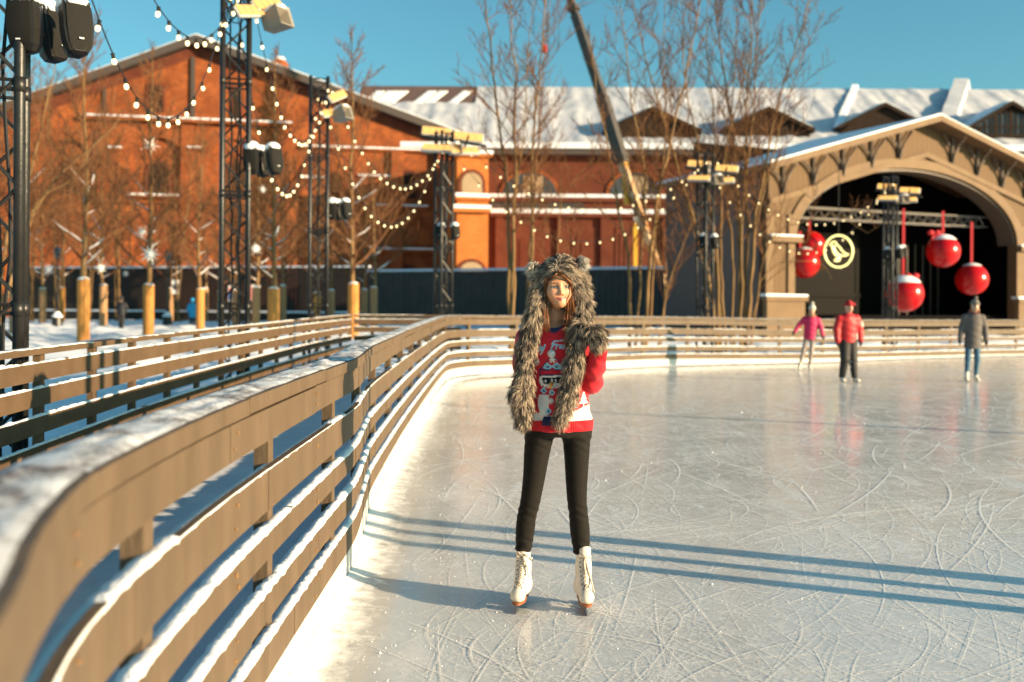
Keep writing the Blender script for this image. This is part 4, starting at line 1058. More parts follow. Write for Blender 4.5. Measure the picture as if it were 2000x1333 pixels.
# ------------------------------------------------------------------ strings of bulbs
mbb = MB(); mbb.lathe([(.004, -.112), (.018, -.108), (.026, -.092), (.0285, -.078), (.026, -.06), (.018, -.042), (.014, -.03)], (0, 0, 0), 12)
mbs = MB(); mbs.lathe([(.017, -.05), (.021, -.046), (.021, 0), (.026, .004), (.026, .014), (.010, .02)], (0, 0, 0), 8)
bulb0 = mbb.build('bulb', M['bulb'], None, True); sock0 = mbs.build('socket', M['plastic'], None); sock0.parent = bulb0
bfirst = [True]
TOPS = [Vector((-3.45, 6.95, 6.0)), Vector((-3.74, 13.75, 5.9)), Vector((-3.88, 20.7, 5.95)), Vector((-1.76, 26.2, 5.8)), TW_[4][0] + Vector((0, 0, 5.75)), TW_[5][0] + Vector((0, 0, 5.75))]
SPN = ['the nearest and second towers', 'the second and third towers', 'the third tower and bright bay tower', 'the bright bay tower and thicket tower', 'the thicket tower and stage tower']
for k in range(5):
    for j, sag in enumerate((1.72, 2.5)):
        a, b = TOPS[k].copy(), TOPS[k + 1].copy()
        off = .16 if j == 0 else -.04
        a.x += off; b.x += off; a.z += .12 if j == 0 else 0; b.z += .1 if j == 0 else 0
        if k >= 3: a.y -= off; b.y -= off
        L_ = (b - a).length; n = 20
        q = lambda t: a.lerp(b, t) - Vector((0, 0, sag * 4 * t * (1 - t)))
        st = thing('string_light', '%s swag of lit bulbs between %s' % ('upper' if j == 0 else 'lower', SPN[k]), 'string lights', a, 'strings of bulbs between the towers')
        mb = MB(); mb.tube([q(i / 60) for i in range(61)], .0065, 5); mb.build('cable', M['cable'], st)
        for i in range(n):
            p = q((i + .5) / n) - Vector((0, 0, .012)) - Vector(st.location)
            if bfirst[0]: bu = bulb0; bfirst[0] = False
            else:
                bu = bulb0.copy(); COL.objects.link(bu); so_ = sock0.copy(); COL.objects.link(so_); so_.parent = bu
            bu.parent = st; bu.location = p; t_ = (i + .5) / n
            bu.rotation_euler = (random.Random(i + k * 50).uniform(-.25, .25), random.Random(i * 3 + k).uniform(-.25, .25), 0)
            bu.scale = (.8,) * 3

# ------------------------------------------------------------------ trees
def branch(mb, p, d, L_, r, rng, nseg=4, wob=.18, up=.12, sides=4, tip=.25):
    pts = [Vector(p)]; d = Vector(d).normalized()
    for i in range(nseg):
        d = (d + Vector((rng.gauss(0, wob), rng.gauss(0, wob), rng.gauss(0, wob) * .6 + up))).normalized()
        pts.append(pts[-1] + d * (L_ / nseg))
    rad = [r * (1 - (1 - tip) * i / nseg) for i in range(nseg + 1)]
    mb.tube(pts, rad, sides, False)
    return pts, rad
def twigs(mb, pts, L_, n, r, rng, levels=1, spread=.9, up=.25):
    m = len(pts) - 1
    for i in range(n):
        f = (.2 + .8 * (i + rng.random()) / n) * m; k = min(int(f), m - 1); p = pts[k].lerp(pts[k + 1], f - k)
        t = (pts[k + 1] - pts[k]).normalized()
        s_ = Vector((rng.gauss(0, 1), rng.gauss(0, 1), rng.gauss(0, .6))); s_ = (s_ - t * s_.dot(t)).normalized()
        d = (t * (1 - spread * .45) + s_ * spread * rng.uniform(.55, 1) + Vector((0, 0, up))).normalized()
        l2 = L_ * rng.uniform(.5, 1) * (1.15 - .6 * f / m)
        q, _ = branch(mb, p, d, l2, r, rng, 3, .14, .10, 3, .4)
        if levels > 1: twigs(mb, q, l2 * .55, 4, r * .6, rng, levels - 1, spread, up)
def wrapped_tree(seed, H=11.5, gh=2.35, gr=.20, nb=32, dim=False, snow=True, lev=2, label='x'):
    rng = random.Random(seed)
    t = thing('wrapped_tree', label, 'tree', (0, 0, 0), 'bare trees with board wrapped trunks')
    mb = MB(); n = 14; pts = []; x = y = 0
    for i in range(n + 1):
        z = H * i / n; pts.append(Vector((x, y, z))); x += rng.gauss(0, .035); y += rng.gauss(0, .035)
    r0 = gr * .62; mb.tube(pts, [r0 * (1 - .93 * (i / n) ** .8) + .008 for i in range(n + 1)], 8, False); mb.build('trunk', M['bark_pale'], t, True)
    mb = MB(); ns = 12   # upright boards round the trunk
    for k in range(ns):
        a = 2 * math.pi * k / ns; h_ = gh + rng.uniform(-.04, .04)
        mb.box((gr * math.cos(a), gr * math.sin(a), h_ / 2 - .1), (.03, gr * .54, h_ + .2), Matrix.Rotation(a, 3, 'Z'))
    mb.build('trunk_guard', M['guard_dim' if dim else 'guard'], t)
    if snow: mb = MB(); mb.ball((0, 0, gh), (gr * 1.05, gr * 1.05, .10), 12, 5, -10, 90); mb.build('guard_snow', M['snow_clump'], t, True)
    cb, sb = MB(), MB()
    for i in range(nb):
        f = (i + rng.uniform(0, .8)) / nb; z = gh + .35 + (H - gh - .8) * f ** 1.15
        k = min(int(z / H * n), n - 1); p = pts[k].lerp(pts[k + 1], z / H * n - k)
        a = i * 2.4 + rng.uniform(-.5, .5); el = rng.uniform(.25, .75) + .5 * f
        L_ = (3.1 * (1 - f) ** .75 + .7) * rng.uniform(.75, 1.15); d = Vector((math.cos(a) * math.cos(el), math.sin(a) * math.cos(el), math.sin(el)))
        rr = .055 * (1 - f * .75) * rng.uniform(.8, 1.1)
        q, rd = branch(cb, p, d, L_, rr, rng, 6, .12, .10, 5)
        twigs(cb, q, L_ * .6, 10, .015, rng, lev, .85, .3)
        if snow and f < .45 and rng.random() < .75:
            e = rng.randint(2, 4); sb.tube([q[j] + Vector((0, 0, rd[j] * .75)) for j in range(e)], [rd[j] * (.9 if j < e - 1 else .3) for j in range(e)], 5)
    cb.build('crown', M['twig'], t)
    if sb.v: sb.build('branch_snow', M['snow_clump'], t, True)
    return t
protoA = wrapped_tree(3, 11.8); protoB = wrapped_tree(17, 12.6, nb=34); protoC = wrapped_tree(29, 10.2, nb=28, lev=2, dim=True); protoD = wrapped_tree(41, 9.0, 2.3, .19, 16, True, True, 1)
used = set()
def put_tree(pr, px, d, label, rz, sc_=1.0, hs=1.0):
    loc = G(px, d)
    if pr.name not in used: used.add(pr.name); o = pr; o.location = loc; o['label'] = label
    else: o = dup(pr, loc, label)
    o.rotation_euler = (0, 0, rz); o.scale = (sc_, sc_, sc_ * hs)
TREES = [(protoA, 163, 37, 'thick wrapped tree with bright boards just right of the nearest tower', .3, 1.0, 1.0),
 (protoB, 290, 42, 'bright wrapped tree hung with a big white star', 1.2, 1.0, .95),
 (protoA, 391, 55, 'bright wrapped tree half hiding the person in blue', 2.5, 1.0, .95),
 (protoB, 534, 38.5, 'bright wrapped tree right of the second tower with yellow lichen stem', 3.5, 1.0, .88),
 (protoB, 690, 40.5, 'spire shaped wrapped tree right of the third tower, reaching above the hall roof', 4.4, 1.0, .98),
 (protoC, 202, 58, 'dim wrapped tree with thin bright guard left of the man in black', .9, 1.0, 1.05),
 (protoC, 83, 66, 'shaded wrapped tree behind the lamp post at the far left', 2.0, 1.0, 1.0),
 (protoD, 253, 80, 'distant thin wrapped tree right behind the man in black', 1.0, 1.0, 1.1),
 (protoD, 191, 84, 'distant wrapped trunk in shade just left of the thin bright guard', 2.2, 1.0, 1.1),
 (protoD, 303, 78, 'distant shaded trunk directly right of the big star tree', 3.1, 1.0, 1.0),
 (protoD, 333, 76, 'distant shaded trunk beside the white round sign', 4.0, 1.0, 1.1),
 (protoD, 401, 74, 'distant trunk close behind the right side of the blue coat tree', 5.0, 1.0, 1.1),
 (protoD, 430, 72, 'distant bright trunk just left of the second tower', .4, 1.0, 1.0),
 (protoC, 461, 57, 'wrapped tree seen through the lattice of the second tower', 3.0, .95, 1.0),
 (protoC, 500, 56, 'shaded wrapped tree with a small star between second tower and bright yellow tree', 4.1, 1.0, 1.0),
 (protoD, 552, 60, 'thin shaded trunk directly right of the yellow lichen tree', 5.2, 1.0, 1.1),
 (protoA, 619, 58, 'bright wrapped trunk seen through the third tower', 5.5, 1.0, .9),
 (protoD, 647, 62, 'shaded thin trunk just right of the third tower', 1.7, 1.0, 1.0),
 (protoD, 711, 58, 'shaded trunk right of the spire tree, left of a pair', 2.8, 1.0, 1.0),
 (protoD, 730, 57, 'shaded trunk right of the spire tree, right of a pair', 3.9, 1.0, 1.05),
 (protoC, 30, 45, 'wrapped tree standing behind the nearest truss tower', 5.0, 1.1, 1.1),
 (protoA, -30, 40, 'wrapped tree cut off by the left edge of the picture', 1.5, 1.0, 1.0),
 (protoB, 120, 70, 'tall far tree whose twigs fill the gap above the lamp post', 2.6, 1.0, 1.05)]
for a in TREES: put_tree(*a)

def stem_tree(label, stems, seed, d, grp='clumps of bare saplings behind the rink fence', dens=1.0):
    tw = max(1.0, d / 38)
    """multi stemmed tree: stems are lists of photo points with a start radius; each leans a little in depth"""
    rng = random.Random(seed); base = G(stems[0][0][0][0], d)
    t = thing('bare_tree', label, 'tree', base, grp); cb = MB()
    for pts, r in stems:
        dd = rng.uniform(-.8, .8); q = []; n = len(pts)
        lo = Vector((G(pts[0][0], d).x, d, -.1)); up_ = [P(x, y, d + dd * (i + 1) / n) for i, (x, y) in enumerate(pts[1:])]
        ctrl = [lo] + up_; r = r * .68; res, L_ = smooth_path(ctrl, .45)
        m = len(res) - 1; res = [p + Vector((rng.gauss(0, .02), rng.gauss(0, .02), 0)) if 0 < i < m else p for i, p in enumerate(res)]
        rad = [r * (1 - .82 * i / m) for i in range(m + 1)]
        mb = MB(); mb.tube(res, rad, 7, False); mb.build('stem', M['bark_pale'], t, True)
        nb = int(L_ * 1.8 * dens)
        for k in range(nb):
            f = .30 + .69 * (k + rng.random()) / nb; j = min(int(f * m), m - 1); p = res[j].lerp(res[j + 1], f * m - j); tg = (res[j + 1] - res[j]).normalized()
            a = rng.uniform(0, 6.28); s_ = Vector((math.cos(a), math.sin(a), rng.uniform(-.1, .3))); d_ = tg * rng.uniform(.5, 1.1) + s_ * .75
            bl = rng.uniform(.9, 2.6) * (1.1 - .5 * f); b_, _ = branch(cb, p, d_, bl, rad[j] * .38 + .006, rng, 6, .12, .06, 4)
            twigs(cb, b_, bl * .6, 7 if d < 50 else 5, .0095 * tw, rng, 2, .8, .2)
    cb.build('crown', M['twig_red' if d > 60 else 'twig'], t); return t
stem_tree('slim pair of tall pale stems just left of the woman', [([(998, 612), (993, 450), (985, 330), (966, 180), (948, 10), (935, -120)], .095), ([(1004, 612), (1003, 400), (1007, 250), (1005, 130), (995, 0), (1000, -110)], .085), ([(1000, 612), (1003, 420), (1022, 280), (1030, 120), (1050, -60)], .05)], 5, 29)
stem_tree('leaning tall stems rising directly behind the woman', [([(1030, 612), (1040, 480), (1038, 340), (1050, 180), (1064, 20), (1070, -90)], .09), ([(1024, 612), (1037, 470), (1050, 300), (1060, 150), (1080, -60)], .06), ([(1086, 612), (1092, 430), (1115, 365), (1160, 310)], .05)], 8, 30)
stem_tree('curved clump of saplings before the hoarding, right of the woman', [([(1233, 612), (1228, 520), (1212, 440), (1190, 300), (1165, 180), (1150, 60)], .085), ([(1258, 612), (1270, 500), (1282, 400), (1320, 230), (1345, 120), (1375, -40)], .10), ([(1240, 612), (1254, 480), (1258, 330), (1232, 200), (1220, 80), (1200, -70)], .07), ([(1262, 612), (1285, 420), (1300, 250), (1295, 100), (1305, -60)], .06)], 11, 30.5)
stem_tree('low leaning sapling with arching branches at the hoarding end', [([(1283, 615), (1305, 560), (1338, 470), (1370, 380)], .06), ([(1290, 615), (1300, 520), (1288, 420), (1262, 330)], .04)], 14, 31, dens=1.3)
stem_tree('wide thicket of tall stems behind the thicket tower', [([(1400, 612), (1385, 540), (1345, 400), (1300, 250), (1262, 120), (1230, -20)], .09), ([(1406, 612), (1398, 480), (1372, 330), (1340, 160), (1330, 0)], .075), ([(1412, 612), (1392, 420), (1395, 250), (1380, 80), (1390, -60)], .07), ([(1420, 612), (1408, 520), (1412, 330), (1445, 180), (1480, 20), (1500, -60)], .07)], 17, 31)
stem_tree('tallest bundle of saplings just left of the pavilion corner', [([(1446, 615), (1444, 480), (1438, 330), (1420, 180), (1400, 40), (1390, -70)], .10), ([(1452, 615), (1460, 460), (1455, 300), (1462, 150), (1470, 0), (1475, -70)], .09), ([(1456, 615), (1475, 440), (1495, 320), (1520, 200), (1560, 80), (1590, -40)], .085), ([(1448, 615), (1450, 420), (1470, 240), (1480, 60), (1500, -70)], .07), ([(1458, 615), (1480, 430), (1510, 300), (1548, 160), (1610, 20)], .06)], 23, 31.5)
stem_tree('short side shoots bending over the bird sign beside the pavilion', [([(1466, 615), (1490, 540), (1560, 510), (1610, 520), (1625, 545)], .05), ([(1462, 615), (1500, 480), (1580, 430), (1640, 420), (1690, 455), (1720, 440)], .05)], 26, 33, dens=.5)
stem_tree('dark spindly saplings between thicket tower and pavilion bundle', [([(1426, 615), (1432, 520), (1420, 380), (1430, 200), (1440, 40), (1435, -60)], .06), ([(1390, 615), (1374, 520), (1350, 440), (1330, 300), (1310, 150)], .05)], 31, 32.5)
stem_tree('big old tree with pale crooked limbs at the far left', [([(-20, 640), (40, 480), (75, 400), (130, 330), (190, 280), (235, 230)], .14), ([(-10, 640), (20, 430), (60, 330), (85, 230), (110, 120)], .11), ([(-14, 640), (60, 420), (140, 350), (175, 300)], .08)], 37, 33, 'big trees at the far left')

for k, (x, top, lab) in enumerate(((62, 70, 'reddish tall twiggy tree at the far left beside the nearest tower'), (112, 150, 'reddish twiggy tree with top just under the hall roof line, far left'), (172, 120, 'reddish twiggy tree crossing the left roof slope of the gable hall'), (232, 200, 'reddish twiggy tree before the left arched windows of the hall'), (345, 230, 'reddish twiggy tree before the middle of the gable wall'), (455, 250, 'reddish twiggy tree seen behind the second tower'), (565, 260, 'reddish twiggy tree left of the third tower'))):
    rr = random.Random(70 + k); ss = []
    for j in range(5):
        e = rr.uniform(-60, 60); m_ = rr.uniform(-.25, .25)
        ss.append(([(x + 3 * j - 6, 616), (x + e * .3, 560 - (560 - top) * .3), (x + e * (.65 + m_ * .4), top + (560 - top) * .35), (x + e, top + rr.uniform(0, 90))], .07))
    stem_tree(lab, ss, 80 + k, 66 + k * 1.5, 'reddish twiggy trees before the brick hall', .6)
# ------------------------------------------------------------------ stars in the trees, lamp posts, posters
def star_proto():
    o = MB(); rng = random.Random(2); n = 10
    for k in range(n):
        a = 2 * math.pi * k / n; L_ = 1.0 if k % 2 == 0 else .78
        d = Vector((math.cos(a), 0, math.sin(a))); s_ = Vector((-math.sin(a), 0, math.cos(a)))
        o.add([d * .12 + s_ * .1, d * .12 - s_ * .1, d * .25 + Vector((0, -.09, 0)), d * .25 + Vector((0, .09, 0)), d * L_], [(0, 2, 4), (2, 1, 4), (1, 3, 4), (3, 0, 4), (0, 3, 1), (0, 1, 2)])
    o.ball((0, 0, 0), .2, 10, 6)
    return o.build('star_ornament', M['star'])
st0 = star_proto(); tag(st0, 'x', 'star ornament', 'white stars hung in the trees')
STARS = [(293, 497, 22, 41, 'large bright white star low on the second bright tree'), (293, 284, 19, 44, 'white star high in the twigs before an arched window'),
 (277, 453, 14, 46, 'dim white star just above the large bright one'), (95, 526, 13, 62, 'pale star beside the lamp post at the far left'), (197, 524, 12, 56, 'pale star on the dim tree left of the man in black'),
 (500, 486, 13, 54, 'white star right of the second tower at guard height'), (513, 371, 9, 50, 'small white star between the second tower and the bulbs'), (245, 535, 8, 78, 'tiny far star low before the picket fence')]
for k, (x, y, r, d, lab) in enumerate(STARS):
    o = st0 if k == 0 else st0.copy()
    if k: COL.objects.link(o)
    o.location = P(x, y, d - .6); o.scale = (r * d / FPX * 1.12,) * 3; o['label'] = lab; o.rotation_euler = (0, R(9 * k), R(8 * (k % 3)))
def lamp(px, d, label):
    g = G(px, d); t = thing('lamp_post', label, 'lamp post', g, 'old lamp posts in the snow')
    mb = MB(); mb.lathe([(.36, -.2), (.36, .12), (.30, .16), (.28, .62), (.20, .70), (.22, .78), (.12, .95), (.07, 1.05)], g, 12); mb.build('pedestal', M['black'], t)
    mb = MB(); mb.lathe([(.07, 1.0), (.055, 3.9), (.1, 3.95), (.05, 4.0)], g, 8); mb.build('pole', M['black'], t)
    mb = MB(); mb.lathe([(.31, .64), (.30, .70), (.2, .80), (.1, .97)], g + Vector((0, 0, .015)), 12); mb.build('snow_cap', M['snow_clump'], t)
    mb = MB(); mb.lathe([(.12, 4.0), (.22, 4.4), (.26, 4.45), (.1, 4.62), (.02, 4.75)], g, 6); mb.build('lantern', M['glass'], t)
lamp(112, 58, 'old black lamp post with snowy pedestal at the far left'); lamp(327, 62, 'old black lamp post left of the person in blue')
def poster(px, py, w_, h_, d, label, cols, mark=False):
    c = P(px, py, d); s_ = d / FPX
    t = thing('wall_sign' if mark else 'poster', label, 'sign' if mark else 'poster', c); mb = MB(); mb.box(c, (w_ * s_, .06, h_ * s_)); mb.build('board', M['star'], t)
    for (x, y, ww, hh, m) in cols:
        mb = MB(); mb.box(c + Vector((x * s_, -.035, y * s_)), (ww * s_, .012, hh * s_)); mb.build('print', m, t)
    if mark:
        mb = MB(); mb.tube([c + Vector((5 * s_ * math.cos(a), -.04, 1 * s_ + 5.5 * s_ * math.sin(a))) for a in np.linspace(0, 6.28, 20)], .03, 4); mb.box(c + Vector((-1 * s_, -.045, 0)), (4 * s_, .01, 6 * s_)); mb.build('emblem', M['black'], t)
M['pblue'] = mat('print_blue', (.05, .1, .3), .6); M['pred'] = mat('print_red', (.5, .03, .04), .6)
poster(343, 561, 14, 27, 72, 'white sign with a round dark emblem on the picket fence', [], True)
poster(453, 574, 14, 30, 73, 'blue and white poster seen behind the second tower', [(0, -5, 12, 14, M['pblue']), (-3, 8, 5, 6, M['pred'])])
poster(498, 572, 20, 30, 73.5, 'red edged poster right of the second tower on the picket fence', [(-8, 0, 3, 28, M['pred']), (3, -3, 10, 16, M['pblue']), (8, 6, 3, 14, M['pred'])])
# ------------------------------------------------------------------ organic surfaces: distance fields meshed with surface nets
def seg(p, a, b, ra, rb, sy=1.0):
    a, b = np.array(a, float), np.array(b, float); d = b - a
    px, py, pz = p[0] - a[0], p[1] - a[1], p[2] - a[2]
    t = np.clip((px * d[0] + py * d[1] + pz * d[2]) / max(d @ d, 1e-9), 0, 1)
    x, y, z = px - t * d[0], (py - t * d[1]) / sy, pz - t * d[2]
    return np.sqrt(x * x + y * y + z * z) - (ra + (rb - ra) * t)
def ell(p, c, r):
    x, y, z = (p[0] - c[0]) / r[0], (p[1] - c[1]) / r[1], (p[2] - c[2]) / r[2]
    k = np.sqrt(x * x + y * y + z * z) + 1e-9
    k1 = np.sqrt((x / r[0]) ** 2 + (y / r[1]) ** 2 + (z / r[2]) ** 2) + 1e-9
    return k * (k - 1) / k1
def smin(a, b, k):
    h = np.clip(.5 + .5 * (b - a) / k, 0, 1); return b + (a - b) * h - k * h * (1 - h)
def smax(a, b, k): return -smin(-a, -b, k)
def chain(p, pts, k=.03, sy=1.0):
    """smooth tapered limb through [(x, y, z, r), ...]"""
    d = None
    for a, b in zip(pts[:-1], pts[1:]):
        e = seg(p, a[:3], b[:3], a[3], b[3], sy); d = e if d is None else smin(d, e, k)
    return d
def nets(f, lo, hi, h):
    n = [int(math.ceil((hi[i] - lo[i]) / h)) + 1 for i in range(3)]
    g = np.meshgrid(*[lo[i] + h * np.arange(n[i]) for i in range(3)], indexing='ij')
    V = f(g); S = V < 0
    c = [S[i:n[0] - 1 + i, j:n[1] - 1 + j, k:n[2] - 1 + k] for i in (0, 1) for j in (0, 1) for k in (0, 1)]
    sm = sum(x.astype(np.int8) for x in c); act = (sm > 0) & (sm < 8)
    idx = -np.ones(act.shape, np.int64); ijk = np.argwhere(act); idx[act] = np.arange(len(ijk))
    pos = np.zeros((len(ijk), 3)); cnt = np.zeros(len(ijk))
    I, J, K = ijk.T
    for ax in range(3):
        for u in (0, 1):
            for v in (0, 1):
                o = [0, 0, 0]; o[(ax + 1) % 3] = u; o[(ax + 2) % 3] = v; e = list(o); e[ax] = 1
                a = V[I + o[0], J + o[1], K + o[2]]; b = V[I + e[0], J + e[1], K + e[2]]
                m = (a < 0) != (b < 0); t = np.where(m, a / np.where(m, a - b, 1), 0)
                q = np.stack([I + o[0], J + o[1], K + o[2]], 1).astype(float); q[:, ax] += t
                pos[m] += q[m]; cnt[m] += 1
    pos = pos / cnt[:, None] * h + np.array(lo)
    F = []
    for ax in range(3):
        a = [slice(0, n[0]), slice(0, n[1]), slice(0, n[2])]; b = list(a); a[ax] = slice(0, n[ax] - 1); b[ax] = slice(1, n[ax])
        x = S[tuple(a)] != S[tuple(b)]; e = np.argwhere(x); ins = S[tuple(a)][x]
        u, v = (ax + 1) % 3, (ax + 2) % 3
        ok = (e[:, u] > 0) & (e[:, v] > 0) & (e[:, u] < n[u] - 1) & (e[:, v] < n[v] - 1); e, ins = e[ok], ins[ok]
        def cell(du, dv):
            q = e.copy(); q[:, u] += du; q[:, v] += dv; return idx[q[:, 0], q[:, 1], q[:, 2]]
        Q = np.stack([cell(-1, -1), cell(0, -1), cell(0, 0), cell(-1, 0)], 1); Q[~ins] = Q[~ins][:, ::-1]
        F.append(Q)
    return pos, np.concatenate(F)
def organic(name, f, lo, hi, h, m, parent, color=None):
    v, q = nets(f, lo, hi, h); me = bpy.data.meshes.new(name)
    me.from_pydata(v.tolist(), [], q.tolist()); me.materials.append(m if not isinstance(m, str) else M[m]); me.shade_smooth()
    if color is not None:
        ca = me.color_attributes.new('Col', 'FLOAT_COLOR', 'POINT'); c = np.ones((len(v), 4), np.float32); c[:, :3] = color(v); ca.data.foreach_set('color', c.ravel())
    o = bpy.data.objects.new(name, me); COL.objects.link(o); o.parent = parent; ORG[o.name] = Vector((0, 0, 0)); return o
M['skin'] = mat('skin', (.62, .36, .24), .5, sub=.12, vcol=True)
M['knit'] = mat('sweater_knit', (.5, .01, .02), .85, vcol=True, bump=.25, bscale=260, sheen=.25)
M['legging'] = mat('leggings', (.0075, .006, .0045), .8, (.0115, .009, .0065), 60, .2, 200, sheen=.08, spec=.2)
M['fur'] = mat('faux_fur', (.3, .25, .2), .6, vcol=True, spec=.25)
M['hair'] = mat('auburn_hair', (.20, .07, .022), .45, vcol=True)
M['boot'] = mat('white_boot', (.74, .68, .60), .38, (.66, .59, .50), 18, .06, 60)
M['sole'] = mat('boot_sole', (.26, .085, .03), .4)
M['tongue'] = mat('tongue_leather', (.20, .17, .145), .7)
M['steel'] = mat('blade_steel', (.6, .58, .55), .22, metal=1.0)
M['lace'] = mat('boot_lace', (.72, .64, .54), .8, (.6, .5, .4), 50)
M['eyew'] = mat('eye_white', (.7, .68, .66), .2); M['iris'] = mat('iris', (.03, .035, .04), .15)
M['ear_in'] = mat('ear_lining', (.012, .011, .012), .9)
M['wool_white'] = mat('pompom_wool', (.8, .78, .74), .9, (.65, .62, .6), 200, .5, 200)
M['wool_blue'] = mat('tassel_wool', (.01, .015, .06), .9)
M['carrot'] = mat('carrot_felt', (.75, .30, .02), .8)

# ------------------------------------------------------------------ the woman on the rink
KX = .00265
def W(px, py, y=0.0): return ((px - 1085) * KX, y, (1182 - py) * KX)
wl = Vector((.225, 5.30, 0))
wo_ = thing('person', 'young woman in red snowman sweater and grey fur hood standing on white skates', 'person', wl)
# --- head, in its own frame, turned to her left and tipped a little
HM = Matrix.Translation(Vector(W(1089, 566, -.035))) @ Matrix.Rotation(R(9), 4, 'Z') @ Matrix.Rotation(R(-3), 4, 'Y') @ Matrix.Rotation(R(-1), 4, 'X')
HI = np.array(HM.inverted())
def hl(p): return [HI[i, 0] * p[0] + HI[i, 1] * p[1] + HI[i, 2] * p[2] + HI[i, 3] for i in range(3)]
def head_sdf(p):
    q = hl(p); ax = [np.abs(q[0]), q[1], q[2]]
    d = ell(q, (0, .045, .045), (.070, .088, .084))
    d = smin(d, ell(q, (0, -.012, -.008), (.064, .062, .080)), .035)
    d = smin(d, ell(q, (0, -.046, -.074), (.026, .026, .022)), .035)
    d = smin(d, ell(ax, (.034, -.042, -.018), (.026, .024, .028)), .025)
    d = smin(d, seg(ax, (0, -.066, .028), (.040, -.054, .030), .011, .010), .016)
    d = smax(d, -ell(ax, (.030, -.079, .010), (.018, .014, .011)), .012)
    d = smin(d, ell(ax, (.030, -.052, .008), (.0155, .0150, .0120)), .003)
    d = smin(d, seg(q, (0, -.066, .018), (0, -.081, -.022), .0065, .0090), .012)
    d = smin(d, ell(ax, (.011, -.073, -.026), (.008, .009, .007)), .006)
    d = smin(d, seg(ax, (0, -.070, -.0485), (.024, -.060, -.0435), .0052, .003), .006)
    d = smin(d, seg(ax, (0, -.070, -.0575), (.017, -.062, -.053), .0068, .003), .006)
    d = smax(d, -seg(ax, (0, -.080, -.0525), (.022, -.068, -.0485), .0016, .0012), .003)
    return d
def arm(pts, g): return [(x, y, z, r + g) for x, y, z, r in pts]
ARM_R = [(.150, .02, 1.375, .05), (.182, .015, 1.26, .046), (.186, -.02, 1.155, .044), (.200, -.09, 1.235, .038), (.212, -.135, 1.315, .032)]
ARM_L = [(-.150, .025, 1.375, .048), (-.160, .075, 1.25, .044), (-.165, .085, 1.13, .040), (-.178, -.02, 1.09, .034), (-.185, -.10, 1.075, .030)]
LEG_L = [(-.070, .0, .93, .082), (-.090, -.005, .80, .071), (-.106, -.012, .66, .060), (-.126, -.016, .53, .053), (-.142, -.004, .46, .051), (-.150, .004, .38, .051), (-.156, .010, .30, .043), (-.158, .010, .22, .034)]
LEG_R = [(.110, .0, .93, .082), (.114, -.005, .80, .070), (.114, -.012, .66, .060), (.116, -.016, .55, .053), (.125, -.004, .47, .051), (.134, .004, .38, .053), (.142, .004, .29, .044), (.146, .0, .22, .034)]
def dense(pts, n=5):
    q = np.array(pts); q[:, 3] *= .945; q = np.vstack([2 * q[0] - q[1], q, 2 * q[-1] - q[-2]]); o = []
    for i in range(1, len(q) - 2):
        for k in range(n):
            t = k / n; o.append(tuple(.5 * (2 * q[i] + (q[i + 1] - q[i - 1]) * t + (2 * q[i - 1] - 5 * q[i] + 4 * q[i + 1] - q[i + 2]) * t * t + (3 * q[i] - q[i - 1] - 3 * q[i + 1] + q[i + 2]) * t ** 3)))
    return o + [tuple(q[-2])]
def torso(p, g=0.0, zmin=.9, zmax=1.475, prof=None):
    z = p[2]; Z = [.80, .905, .94, 1.02, 1.12, 1.22, 1.32, 1.385, 1.43, 1.47, 1.52]
    A = [.165, .167, .172, .163, .148, .150, .163, .165, .125, .068, .055]; B = [.11, .115, .116, .110, .10, .102, .108, .10, .085, .062, .055]
    a, b = np.interp(z, Z, A) + g, np.interp(z, Z, B) + g; cx = np.interp(z, [.9, 1.1, 1.45], [.020, .012, -.010])
    k = np.sqrt(((p[0] - cx) / a) ** 2 + (p[1] / b) ** 2)
    d = (k - 1) * np.minimum(a, b)
    return smax(smax(d, zmin - z, .012), z - zmax, .02)
def body_sdf(p):
    d = head_sdf(p) + .009
    d = smin(d, seg(p, W(1087, 600, .015), W(1081, 648, .02), .040, .048), .022)
    t = torso(p, -.022, .90, 1.46); d = smin(d, t, .025)
    for L_ in (LEG_L, LEG_R): d = smin(d, chain(p, dense(arm(L_, -.014)), .004), .012)
    for L_ in (ARM_R, ARM_L): d = smin(d, chain(p, arm(L_, -.012)), .02)
    for (c, dirx) in ((ARM_R[-1], .02), (ARM_L[-1], -.01)):   # hands, hidden in the fur paws
        d = smin(d, seg(p, c[:3], (c[0] + dirx, c[1] - .05, c[2] + (.04 if dirx > 0 else -.05)), .024, .016), .015)
    return d
